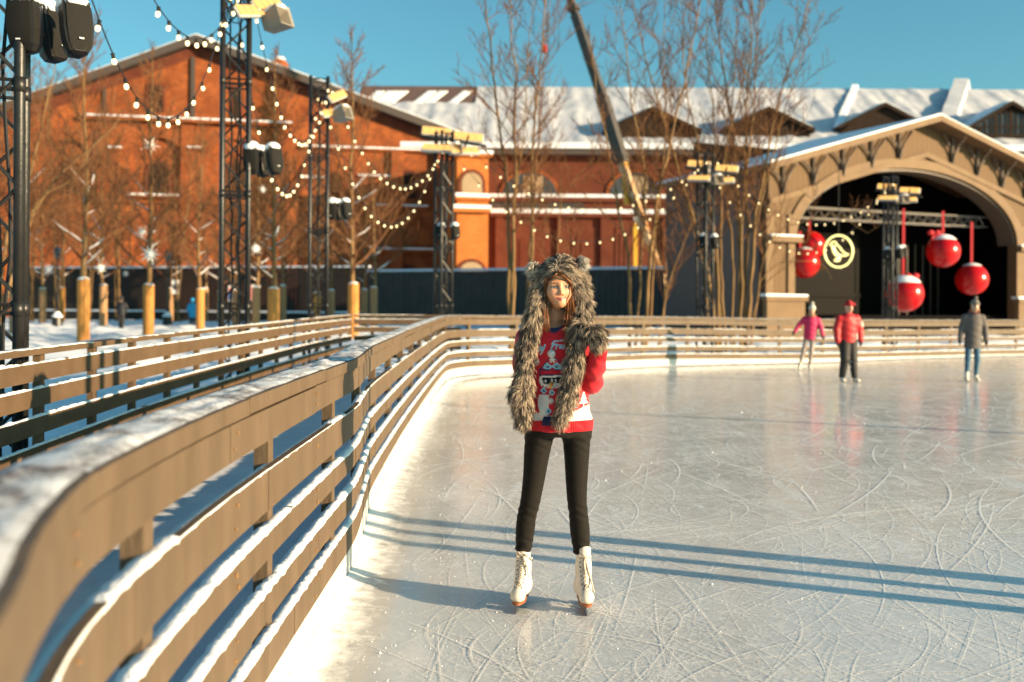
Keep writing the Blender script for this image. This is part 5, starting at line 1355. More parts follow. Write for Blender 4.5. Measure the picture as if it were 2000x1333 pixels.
def face_col(v):
    q = np.stack(hl([v[:, 0], v[:, 1], v[:, 2]]), 1); c = np.tile(np.array([.60, .285, .15]), (len(v), 1)); ax = np.abs(q[:, 0])
    def put(m, col, k=1.0): c[m] = c[m] * (1 - k) + np.array(col) * k
    f = q[:, 1] < -.03
    put(f & (((ax - .036) / .022) ** 2 + ((q[:, 2] + .024) / .02) ** 2 < 1), (.66, .30, .20), .45)
    put(f & ((ax / .028) ** 2 + ((q[:, 2] + .0525 - 12 * ax ** 2) / .0082) ** 2 < 1), (.50, .12, .10))
    put(f & (ax < .025) & (np.abs(q[:, 2] + .0525 - 12 * ax ** 2) < .0016), (.22, .04, .035))
    put(f & (np.abs(q[:, 2] - (.030 - .12 * np.abs(ax - .028))) < .0030) & (ax > .011) & (ax < .046), (.12, .06, .035))
    put(f & (((ax - .030) / .0185) ** 2 + ((q[:, 2] - .0085) / .0085) ** 2 < 1), (.30, .16, .11))
    put(f & (((ax - .030) / .0150) ** 2 + ((q[:, 2] - .0075) / .0044) ** 2 < 1), (.38, .32, .28))
    put(f & (((ax - .0305) / .0060) ** 2 + ((q[:, 2] - .0078) / .0050) ** 2 < 1), (.018, .02, .02))
    put(f & (np.abs(q[:, 2] - (.0145 - 14 * (ax - .030) ** 2)) < .0024) & (ax > .013) & (ax < .049), (.035, .02, .015))
    put(f & ((ax - .008) ** 2 + (q[:, 2] + .034) ** 2 < .0026 ** 2), (.36, .15, .10))
    return c
organic('body', body_sdf, (-.30, -.24, .12), (.30, .20, 1.80), .0125, M['skin'], wo_, face_col)
bh = head_sdf  # a finer head over the same form, so that the face reads
def head_only(p): return smin(head_sdf(p), seg(p, W(1087, 600, .015), W(1081, 640, .02), .0445, .0505), .022)
organic('face', head_only, (-.09, -.16, 1.40), (.11, .14, 1.80), .0024, M['skin'], wo_, face_col)
# --- sweater with its knitted picture
def sweater(p):
    d = torso(p, .004, .905, 1.478)
    d = smin(d, chain(p, arm(ARM_R, .010), .03), .03); d = smin(d, chain(p, arm(ARM_L, .010), .03), .03)
    n = .004 * np.sin(p[2] * 62 + p[0] * 25) * np.sin(p[0] * 40 + p[2] * 17); d = d + n * (p[2] < 1.3)
    for c in (ARM_R, ARM_L):   # open cuffs
        e = c[-1]; f = c[-2]; a = np.array(e[:3]) - np.array(f[:3]); a /= np.linalg.norm(a)
        s_ = (p[0] - e[0]) * a[0] + (p[1] - e[1]) * a[1] + (p[2] - e[2]) * a[2]
        near = (np.abs(p[0] - e[0]) < .08) & (np.abs(p[2] - e[2]) < .12)
        d = np.where(near, np.maximum(d, s_ - .012), d)
    return smax(d, -seg(p, (-.012, -.03, 1.47), (-.012, -.03, 1.60), .062, .07), .008)
def poly_in(x, y, pts):
    m = np.zeros(len(x), bool); n = len(pts)
    for i in range(n):
        (x0, y0), (x1, y1) = pts[i], pts[(i + 1) % n]
        if y0 == y1: continue
        m ^= ((y0 > y) != (y1 > y)) & (x < (x1 - x0) * (y - y0) / (y1 - y0) + x0)
    return m
def stroke(x, y, pts, w_):
    d = np.full(len(x), 1e9)
    for (x0, y0), (x1, y1) in zip(pts[:-1], pts[1:]):
        dx, dy = x1 - x0, y1 - y0; t = np.clip(((x - x0) * dx + (y - y0) * dy) / (dx * dx + dy * dy + 1e-9), 0, 1)
        d = np.minimum(d, np.hypot(x - x0 - t * dx, y - y0 - t * dy))
    return d < w_
RED, WHT, NVY, LBL, BLK = (.56, .009, .022), (.74, .70, .64), (.012, .018, .07), (.30, .56, .68), (.008, .008, .009)
def knit_col(v):
    px, py = 1085 + v[:, 0] / KX, 1182 - v[:, 2] / KX; x, y = (px - 1020) * 6.06, (py - 640) * 6.06
    c = np.tile(np.array(RED), (len(v), 1)); F = (v[:, 1] < .02) & ~((px > 1140) & (py < 765) & (x > 730))
    def put(m, col): c[F & m] = col
    put(poly_in(x, y, [(-80, 1010), (140, 1000), (320, 990), (560, 985), (640, 960), (760, 915), (900, 870), (900, 1078), (560, 1086), (140, 1096), (-80, 1100)]), WHT)
    put(poly_in(x, y, [(200, 785), (320, 778), (312, 900), (300, 1000), (262, 1092), (140, 1096), (145, 1000), (212, 998), (186, 900), (190, 830)]), WHT)
    put(poly_in(x, y, [(320, 778), (400, 760), (420, 1000), (300, 1030), (310, 900)]), RED)
    for (tx, ty, k) in ((725, 745, 1.0), (615, 850, .6), (500, 790, .9)):
        for (a, b, w_) in ((0, 55, 26), (35, 95, 44), (75, 140, 62)): put(poly_in(x, y, [(tx, ty + a * k), (tx + w_ * k, ty + b * k), (tx - w_ * k, ty + b * k)]), WHT)
        put(stroke(x, y, [(tx, ty + 130 * k), (tx, ty + 185 * k)], 7 * k), WHT)
    # hat
    put(poly_in(x, y, [(205, 495), (325, 335), (360, 335), (455, 410), (470, 500)]), RED)
    for (dx, dy) in ((292, 457), (405, 452), (480, 470)):
        put(poly_in(x, y, [(dx - 66, dy), (dx, dy - 50), (dx + 66, dy), (dx, dy + 44)]), LBL); put(poly_in(x, y, [(dx - 24, dy), (dx, dy - 20), (dx + 24, dy), (dx, dy + 20)]), NVY); put(poly_in(x, y, [(dx - 10, dy), (dx, dy - 9), (dx + 10, dy), (dx, dy + 9)]), LBL)
    for k in range(6):
        a = k * math.pi / 3; put(stroke(x, y, [(350, 372), (350 + 44 * math.cos(a), 372 + 36 * math.sin(a))], 8), WHT)
    put(stroke(x, y, [(205, 500), (330, 338)], 7) | stroke(x, y, [(362, 338), (470, 425)], 7), NVY)
    put(poly_in(x, y, [(200, 490), (480, 485), (480, 552), (205, 560)]), RED)
    put(stroke(x, y, [(200, 495), (480, 488)], 7) | stroke(x, y, [(205, 556), (480, 546)], 7) | stroke(x, y, [(202, 495), (208, 556)], 6), NVY)
    # face with dark glasses
    put(poly_in(x, y, [(208, 570), (245, 562), (470, 552), (480, 690), (400, 705), (300, 705), (225, 680), (198, 625)]), WHT)
    put(poly_in(x, y, [(225, 586), (338, 580), (335, 640), (300, 664), (252, 650)]), BLK); put(poly_in(x, y, [(352, 580), (470, 570), (460, 640), (400, 650), (365, 630)]), BLK); put(stroke(x, y, [(330, 588), (360, 586)], 6), BLK)
    put(poly_in(x, y, [(262, 612), (278, 608), (288, 640), (272, 644)]), WHT); put(poly_in(x, y, [(382, 605), (396, 602), (404, 632), (390, 636)]), WHT)
    for q in ((248, 680), (282, 692), (372, 690), (400, 672)): put(np.hypot(x - q[0], y - q[1]) < 9, NVY)
    for (dx, dy) in ((256, 738), (350, 756), (312, 972)):
        put(poly_in(x, y, [(dx - 42, dy), (dx, dy - 46), (dx + 36, dy), (dx, dy + 42)]), LBL); put(poly_in(x, y, [(dx - 15, dy), (dx, dy - 17), (dx + 15, dy), (dx, dy + 17)]), NVY)
    for (sx, sy, r_) in ((165, 405, 40), (335, 850, 34)):
        for k in range(4):
            a = k * math.pi / 4; put(stroke(x, y, [(sx - r_ * math.cos(a), sy - r_ * math.sin(a)), (sx + r_ * math.cos(a), sy + r_ * math.sin(a))], 6), WHT)
    # lettering, partly under the fur: Stay Frosty
    LT = [[(95, 190), (60, 200), (62, 225), (95, 245), (90, 275), (55, 280)], [(168, 165), (150, 255), (165, 272)], [(135, 205), (190, 190)], [(222, 225), (196, 222), (180, 250), (186, 272), (208, 262), (224, 225), (214, 268)], [(232, 222), (232, 252), (250, 246), (266, 200), (244, 262), (212, 312)],
          [(372, 165), (336, 252)], [(344, 190), (378, 158), (475, 150)], [(352, 208), (402, 194)], [(402, 198), (392, 246)], [(398, 218), (418, 200), (432, 202)], [(446, 205), (436, 240), (456, 240), (466, 208), (446, 205)], [(500, 200), (478, 208), (496, 228), (474, 242)]]
    for s_ in LT: put(stroke(x, y, s_, 8.5), LBL)
    # round collar line
    cz = 1.452 + .25 * (v[:, 0] + .012) ** 2 * 10; r_ = np.hypot(v[:, 0] + .012, v[:, 1] + .03)
    c[(v[:, 2] > 1.405) & (r_ < .0665) & (r_ > .050)] = NVY
    return c
organic('sweater', sweater, (-.30, -.22, .88), (.30, .16, 1.52), .0042, M['knit'], wo_, knit_col)
# ribs of the hem and the raised left cuff
mb = MB(); n = 110
for k in range(n):
    a = 2 * math.pi * k / n; cx = .020
    mb.tube([(cx + (.1685 + .004 * 1) * math.cos(a), .1165 * math.sin(a), .908), (cx + .1755 * math.cos(a), .1195 * math.sin(a), .935), (cx + .176 * math.cos(a), .1195 * math.sin(a), .962)], .0042, 4, False)
M['rib'] = mat('rib_knit', (.58, .009, .022), .85)
mb.build('hem_rib', M['rib'], wo_, True, local=True)
e, f = Vector(ARM_R[-1][:3]), Vector(ARM_R[-2][:3]); d = (e - f).normalized(); a_ = d.orthogonal().normalized(); b_ = d.cross(a_); mb = MB()
for k in range(26):
    an = 2 * math.pi * k / 26; o_ = a_ * math.cos(an) + b_ * math.sin(an); mb.tube([e + o_ * .041 + d * .010, e + o_ * .044 - d * .05], .0042, 4, False)
mb.build('cuff_rib', M['rib'], wo_, True, local=True)
def spx(cx, cy, y): return Vector(W(1020 + cx / 6.06, 640 + cy / 6.06, y))
mb = MB(); mb.ball(spx(340, 302, -.113), .021, 14, 10); mb.build('pompom', M['wool_white'], wo_, True, local=True)
mb = MB(); mb.tube([spx(352, 640, -.112), spx(335, 672, -.125), spx(315, 702, -.128)], [.009, .0075, .004], 8); mb.build('carrot_nose', M['carrot'], wo_, True, local=True)
mb = MB()
for k in range(7): mb.tube([spx(262 + k * 11, 1030, -.121), spx(248 + k * 13, 1085, -.126), spx(240 + k * 14, 1135, -.124)], [.004, .005, .003], 5)
mb.build('tassel', M['wool_blue'], wo_, True, local=True)
# --- leggings with curled cuffs
def leggings(p):
    d = torso(p, -.006, .875, .95)
    for L_ in (LEG_L, LEG_R):
        d = smin(d, chain(p, dense(L_[:-1] + [(L_[-1][0], L_[-1][1], .285, .0375)]), .004), .03)
    for x in (-.157, .143): d = smin(d, np.sqrt((np.sqrt((p[0] - x) ** 2 + (p[1] - .003) ** 2) - .0395) ** 2 + (p[2] - (.296 if x < 0 else .278) - .15 * (p[0] - x)) ** 2) - .006, .008)
    d = d + .0022 * np.sin(p[2] * 150 + p[0] * 70 + p[1] * 50) * (np.exp(-((p[2] - .49) / .05) ** 2) + .9 * np.exp(-((p[2] - .325) / .035) ** 2) + .6 * np.exp(-((p[2] - .84) / .05) ** 2))
    return np.maximum(d, .262 - p[2])
organic('leggings', leggings, (-.26, -.18, .25), (.27, .18, .96), .0065, M['legging'], wo_)
# --- skates
def boot_sdf(p):
    d = seg(p, (0, .028, .10), (0, .032, .285), .044, .041, 1.12)
    d = smin(d, seg(p, (0, .035, .098), (0, -.125, .088), .041, .039), .045)
    d = smin(d, ell(p, (0, -.145, .085), (.042, .040, .034)), .02)
    d = smin(d, seg(p, (0, .02, .20), (0, -.05, .13), .036, .034), .04)
    d = smax(d, .056 - p[2], .006); d = smax(d, p[2] - .305 + .25 * (p[1] - .03), .006)
    return d
def skate(loc, rz, lean, big):
    t = Matrix.Translation(Vector(loc)) @ Matrix.Rotation(rz, 4, 'Z') @ Matrix.Rotation(lean, 4, 'Y')
    boot = organic('skate_boot', boot_sdf, (-.07, -.21, .04), (.07, .10, .33), .005, M['boot'], wo_); boot.matrix_local = t @ Matrix.Diagonal((.88, .90, 1, 1))
    mb = MB(); out = []
    for k in range(28):
        a = 2 * math.pi * k / 28; y = -.05 + .145 * math.sin(a); w_ = (.046 if y < -.06 else .037 + .009 * (abs(y + .0) < .05)) ; w_ = np.interp(y, [-.2, -.12, -.02, .05, .095], [.040, .0465, .036, .039, .036])
        out.append((w_ * math.copysign(abs(math.cos(a)) ** .7, math.cos(a)), y))
    mb.prism(out, (0, 0, .046), (.93, 0, 0), (0, .97, 0), (0, 0, .012)); mb.bbox((0, .06, .036), (.052, .055, .020), .008); mb.build('sole', M['sole'], boot, local=True)
    mb = MB(); mb.prism([(-.185, .010), (-.178, .0), (.10, .0), (.112, .010), (.10, .012), (-.17, .016)], (-.002, 0, 0), (0, 1, 0), (0, 0, 1), (.004, 0, 0))
    mb.prism([(-.15, .012), (-.06, .012), (-.075, .044), (-.135, .044)], (-.003, 0, 0), (0, 1, 0), (0, 0, 1), (.006, 0, 0)); mb.prism([(.03, .010), (.08, .010), (.075, .03), (.035, .03)], (-.003, 0, 0), (0, 1, 0), (0, 0, 1), (.006, 0, 0))
    for k in range(4): mb.box((0, -.186 + .002 * k, .012 + .006 * k), (.004, .008, .004))
    mb.build('blade', M['steel'], boot, local=True)
    mb = MB(); hk_ = MB()
    YY_ = np.linspace(-.22, .05, 271)
    def yf(x, z): s_ = boot_sdf([np.full(271, x), YY_, np.full(271, z)]); return float(YY_[np.argmax(s_ < 0)])
    rows = [(yf(0, z) + .004, z) for z in (.128, .142, .157, .174, .193, .213, .235, .257)]
    for k, (y, z) in enumerate(rows):
        w_ = .0165 + .001 * k
        e_ = yf(w_, z - .004) + .001; mb.tube([(-w_, e_, z - .004), (0, y - .008, z + .001), (w_, e_, z - .004)], .0036, 5)
        if k < 7:
            y2, z2 = rows[k + 1]; e2 = yf(w_, z2 - .004) + .001
            for sg in (-1, 1): mb.tube([(sg * w_, e_, z - .004), (0, (y + y2) / 2 - .0085, (z + z2) / 2), (-sg * w_, e2, z2 - .004)], .0028, 5)
        for sg in (-1, 1): hk_.ball((sg * (w_ + .003), e_ + .001, z - .004), .0050, 6, 4)
    ky = yf(0, .262) - .004; K = lambda x, dy, z: (x, min(ky + dy, yf(min(abs(x), .03), z) - .004 if z < .29 else ky), z)
    if big == 0:
        mb.tube([K(0, 0, .262), K(.02, -.012, .272), K(.042, -.006, .252), K(.055, -.01, .242), K(.062, -.01, .258)], .0045, 5); mb.tube([K(0, 0, .262), K(.018, -.012, .24), K(.036, -.014, .205), K(.046, -.012, .16)], [.004, .006, .006, .003], 5); mb.tube([K(0, 0, .262), K(-.02, -.01, .28), K(-.032, -.004, .27), K(-.02, -.008, .255)], .004, 5)
    else:
        mb.tube([K(0, 0, .262), K(.012, -.014, .225), K(.03, -.016, .165), K(.042, -.02, .115)], [.004, .007, .007, .003], 5); mb.tube([K(0, 0, .262), K(-.004, -.014, .225), K(.004, -.016, .175)], [.004, .006, .003], 5); mb.tube([K(0, 0, .262), K(-.03, -.004, .268), K(-.044, -.002, .24)], .003, 5)
    mb.build('laces', M['lace'], boot, True, local=True)
    mb = MB(); vs = [(sg * .0135, yf(.0135 * abs(sg), z) - .0012, z) for z in np.linspace(.122, .27, 10) for sg in (-1, 0, 1)]
    mb.add(vs, [(r * 3 + i, r * 3 + i + 1, r * 3 + i + 4, r * 3 + i + 3) for r in range(9) for i in range(2)]); mb.build('tongue_gap', M['tongue'], boot, True, local=True); hk_.build('eyelets', M['iris'], boot, True, local=True)
    mb = MB(); mb.tube([(-.036, -.012, .262), (0, -.03, .268), (.036, -.012, .262)], .005, 5); mb.tube([(.02, -.02, .262), (.034, -.006, .268)], .0028, 4); mb.build('tongue', M['boot'], boot, True, local=True)
skate((-.163, -.016, 0), R(-11), R(0), 0); skate((.146, -.038, 0), R(4), R(2), 1)
# --- hair
mb = MB(); rh = random.Random(6)
HMw = HM
def hp_(x, y, z): return HMw @ Vector((x, y, z))
def lock(pts, r, n, sp):
    for k in range(n):
        o = Vector((rh.gauss(0, sp), rh.gauss(0, sp * .7), rh.gauss(0, sp * .4))); g = rh.choice([.3, .45, .6, .8, 1.3])
        q = [p + o * (.5 + .6 * i / len(pts)) + Vector((rh.gauss(0, .002), rh.gauss(0, .002), 0)) for i, p in enumerate(pts)]
        m = len(q) - 1; mb.tube(q, [r * (.8 if i < m else .2) for i in range(m + 1)], 4, True, (.30 * g, .105 * g, .022 * g))
V3 = lambda px, py, y: Vector(W(px, py, y))
lock([hp_(-.01, -.066, .085), hp_(.02, -.078, .062), hp_(.045, -.072, .038), hp_(.062, -.058, .012)], .0022, 34, .006)
lock([hp_(-.005, -.064, .088), hp_(-.03, -.072, .068), hp_(-.052, -.056, .045)], .002, 16, .005)
lock([hp_(.0, -.04, .098), hp_(.05, -.03, .06), hp_(.066, -.015, .0), V3(1112, 600, -.07), V3(1110, 622, -.10), V3(1105, 652, -.12)], .0017, 60, .010)
lock([hp_(.0, -.04, .098), hp_(-.055, -.03, .06), hp_(-.066, -.02, -.01), V3(1064, 600, -.065), V3(1065, 622, -.095), V3(1067, 648, -.115)], .0017, 60, .009)
lock([V3(1062, 585, -.07), V3(1058, 592, -.085), V3(1053, 599, -.09)], .0014, 5, .003)
lock([V3(1112, 610, -.08), V3(1106, 640, -.115), V3(1100, 668, -.125), V3(1105, 690, -.135)], .0012, 6, .006)
lock([V3(1113, 560, -.095), V3(1116, 585, -.1), V3(1118, 612, -.105)], .0018, 9, .003)
mb.build('hair', M['hair'], wo_, True, local=True)
# --- fur hood with hanging scarf ends and paws
HC = np.array(W(1095, 556, .035))
STR_L = [(*W(1051, 575, -.04), .036), (*W(1042, 620, -.08), .037), (*W(1027, 680, -.135), .036), (*W(1023, 740, -.15), .036), (*W(1022, 790, -.15), .036), (*W(1022, 818, -.145), .030)]
STR_R = [(*W(1136, 570, -.03), .036), (*W(1137, 615, -.07), .037), (*W(1125, 660, -.135), .036), (*W(1118, 715, -.155), .038), (*W(1107, 770, -.155), .036), (*W(1093, 815, -.145), .028)]
def hood(p):
    sh = ell(p, HC, (.116, .14, .150)); inn = ell(p, HC + np.array((-.005, -.02, -.012)), (.098, .122, .115))
    d = np.maximum(sh, -inn)
    d = smax(d, -ell(p, W(1089, 580, -.17), (.079, .17, .104)), .025)
    d = smax(d, -seg(p, W(1088, 590, -.12), W(1081, 690, -.13), .074, .058), .02)
    d = smin(d, chain(p, [(*W(1054, 540, -.02), .032)] + STR_L, .03, .72), .03); d = smin(d, chain(p, [(*W(1137, 540, .0), .032)] + STR_R, .03, .72), .03)
    d = smin(d, seg(p, W(1052, 612, .09), W(1134, 612, .09), .045, .045), .04)
    d = smin(d, ell(p, W(1012, 768, -.165), (.036, .036, .048)), .03)      # paw hanging at her right
    d = smin(d, seg(p, W(1125, 645, -.13), W(1160, 652, -.17), .034, .037), .03); d = smin(d, ell(p, W(1162, 664, -.175), (.037, .037, .042)), .03)
    for (c, ln) in ((W(1042, 528, -.01), -1), (W(1134, 518, .0), 1)):      # ears
        d = smin(d, ell(p, (c[0], c[1], c[2] + .006), (.028, .018, .040)), .006)
        d = smax(d, -ell(p, (c[0] - ln * .010, c[1] - .020, c[2] + .004), (.014, .016, .026)), .004)
    return d
hv, hq = nets(hood, (-.30, -.26, .88), (.30, .24, 1.86), .0085)
me = bpy.data.meshes.new('fur_hood'); me.from_pydata(hv.tolist(), [], hq.tolist()); me.shade_smooth(); me.materials.append(M['fur'])
ca = me.color_attributes.new('Col', 'FLOAT_COLOR', 'POINT'); cc = np.ones((len(hv), 4), np.float32); cc[:, :3] = (.11, .085, .066); ca.data.foreach_set('color', cc.ravel())
ho = bpy.data.objects.new('fur_hood', me); COL.objects.link(ho); ho.parent = wo_; ORG[ho.name] = Vector((0, 0, 0))
rf = np.random.RandomState(5)
a, b, c_, d_ = (hv[hq[:, k]] for k in range(4)); nn_ = np.cross(c_ - a, d_ - b); ar = np.linalg.norm(nn_, axis=1) + 1e-12
pk = rf.choice(len(hq), 46000, p=ar / ar.sum()); u, v = rf.rand(len(pk), 1), rf.rand(len(pk), 1)
pt = (a[pk] * (1 - u) + b[pk] * u) * (1 - v) + (d_[pk] * (1 - u) + c_[pk] * u) * v; nr = nn_[pk] / ar[pk][:, None]
eps = .004; gx = lambda q: hood([q[:, 0], q[:, 1], q[:, 2]])
g3 = np.stack([gx(pt + np.array(e_) * eps) - gx(pt - np.array(e_) * eps) for e_ in ((1, 0, 0), (0, 1, 0), (0, 0, 1))], 1); g3 /= np.linalg.norm(g3, axis=1)[:, None] + 1e-9
nr = g3
# clumps
NC = 2600; ci = rf.choice(len(pt), NC, replace=False); cp_ = pt[ci]; near = np.array([np.argmin(((cp_ - q) ** 2).sum(1)) for q in pt])
tone = rf.rand(NC)
flow = np.zeros_like(pt); flow[:, 2] = -1.0
hd = pt[:, 2] > 1.60
rad_ = pt - np.array(W(1089, 560, -.12)); rad_[:, 1] *= .4; rad_ /= np.linalg.norm(rad_, axis=1)[:, None] + 1e-9
k_ = np.clip((pt[:, 2] - 1.52) / .16, 0, 1)[:, None]; sx_ = np.clip((pt[:, 0] - .008) / .035, -1, 1); par = np.stack([sx_ * .9, .35 + .5 * (1 - np.abs(sx_)), .35 - 1.15 * np.abs(sx_)], 1); flow = flow * (1 - k_) + (par + rad_ * .25) * k_
for pc, rr_ in ((W(1168, 664, -.175), .075), (W(1012, 768, -.165), .07)):
    o = pt - np.array(pc); m = np.linalg.norm(o, axis=1) < rr_; flow[m] = o[m] / (np.linalg.norm(o[m], axis=1)[:, None] + 1e-9) + np.array(((.5 if pc[0] > 0 else -.5), -.2, -.5))
flow = flow - nr * (flow * nr).sum(1)[:, None]; flow /= np.linalg.norm(flow, axis=1)[:, None] + 1e-9
cj = rf.normal(0, .28, (NC, 3)); flow = flow + cj[near] + rf.normal(0, .16, flow.shape); 
dirv = flow * .85 + nr * rf.uniform(.12, .55, (len(pt), 1)); dirv /= np.linalg.norm(dirv, axis=1)[:, None]
Ln = rf.uniform(.026, .050, (len(pt), 1)) * np.where(pt[:, 2:3] > 1.6, .78, 1) * np.where(rf.rand(len(pt), 1) < .1, 1.35, 1)
tip = pt + dirv * Ln + np.array((0, 0, -.010)); ctip = tip[ci][near]; tip = tip * .74 + ctip * .26
tip = np.where(np.linalg.norm(tip - pt, axis=1)[:, None] > .08, pt + dirv * Ln, tip)
mid = (pt + tip) / 2 + nr * (Ln * .14) + rf.normal(0, .002, pt.shape)
wv_ = np.cross(tip - pt, nr + rf.normal(0, .5, pt.shape)); wv_ /= np.linalg.norm(wv_, axis=1)[:, None] + 1e-9
wd_ = rf.uniform(.0006, .0013, (len(pt), 1)); n = len(pt)
verts = np.stack([pt - wv_ * wd_, pt + wv_ * wd_, mid - wv_ * wd_ * .85, mid + wv_ * wd_ * .85, tip], 1).reshape(-1, 3)
base_i = np.arange(n)[:, None] * 5
quads = (base_i + np.array([0, 1, 3, 2])).tolist(); tris = (base_i + np.array([2, 3, 4])).tolist()
tn = np.clip(tone[near] + rf.normal(0, .22, n), 0, 1)[:, None]
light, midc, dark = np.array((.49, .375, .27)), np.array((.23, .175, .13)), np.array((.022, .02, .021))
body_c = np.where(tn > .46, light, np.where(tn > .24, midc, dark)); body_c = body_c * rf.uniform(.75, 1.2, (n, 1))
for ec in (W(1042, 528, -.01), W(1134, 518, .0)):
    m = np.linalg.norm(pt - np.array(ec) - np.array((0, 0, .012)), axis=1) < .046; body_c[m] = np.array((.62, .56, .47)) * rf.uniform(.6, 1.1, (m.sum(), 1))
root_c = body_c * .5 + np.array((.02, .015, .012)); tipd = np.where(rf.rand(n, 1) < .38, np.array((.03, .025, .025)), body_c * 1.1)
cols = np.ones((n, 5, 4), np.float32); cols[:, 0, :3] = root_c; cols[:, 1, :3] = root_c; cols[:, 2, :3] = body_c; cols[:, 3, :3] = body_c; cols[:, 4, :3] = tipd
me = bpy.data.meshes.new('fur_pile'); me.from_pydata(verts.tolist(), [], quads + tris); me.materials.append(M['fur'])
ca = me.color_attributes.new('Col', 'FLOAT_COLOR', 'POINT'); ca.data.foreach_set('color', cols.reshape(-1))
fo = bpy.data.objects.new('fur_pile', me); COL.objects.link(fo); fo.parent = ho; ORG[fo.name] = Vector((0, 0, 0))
mb = MB()
for (x, y, yy) in ((1047, 528, -.027), (1129, 518, -.017)):
    cx, cy, cz = W(x, y, yy); mb.ball((cx, cy, cz + .004), (.015, .008, .026), 10, 6)
mb.build('ear_lining', M['ear_in'], ho, True, local=True)

# ------------------------------------------------------------------ the other people
def M_(name, col, rough=.7, col2=None, sc__=8): return mat(name, col, rough, col2, sc__, .25, 30)
C = {'pink': M_('pink_jacket', (.66, .02, .11), .6, (.55, .015, .09)), 'redj': M_('red_jacket', (.52, .012, .02), .55, (.42, .01, .015)), 'greyc': M_('grey_coat', (.13, .11, .10), .8, (.10, .085, .08)),
     'navy': M_('navy_coat', (.010, .012, .018), .7, (.015, .017, .023)), 'blue': M_('blue_coat', (.02, .38, .70), .7, (.015, .30, .60)), 'black': M_('black_trousers', (.016, .015, .015), .7, (.022, .02, .02)),
     'greyt': M_('grey_tights', (.40, .33, .29), .8, (.30, .25, .22)), 'jean': M_('jeans', (.035, .10, .17), .8, (.06, .15, .23), 14), 'white': M_('white_knit', (.72, .68, .6), .9, (.6, .56, .5), 30), 'redh': M_('red_hat', (.42, .01, .02), .8, (.32, .008, .015), 30),
     'greyh': M_('grey_hat', (.2, .17, .15), .9, (.15, .13, .11), 30), 'glove': M_('dark_glove', (.015, .014, .015), .7), 'tan': M_('fur_trim', (.35, .22, .1), .9, (.2, .12, .06), 40), 'scarf': M_('dark_scarf', (.03, .025, .05), .8, (.2, .03, .04), 20), 'darkjean': M_('dark_trousers', (.02, .018, .02), .8)}
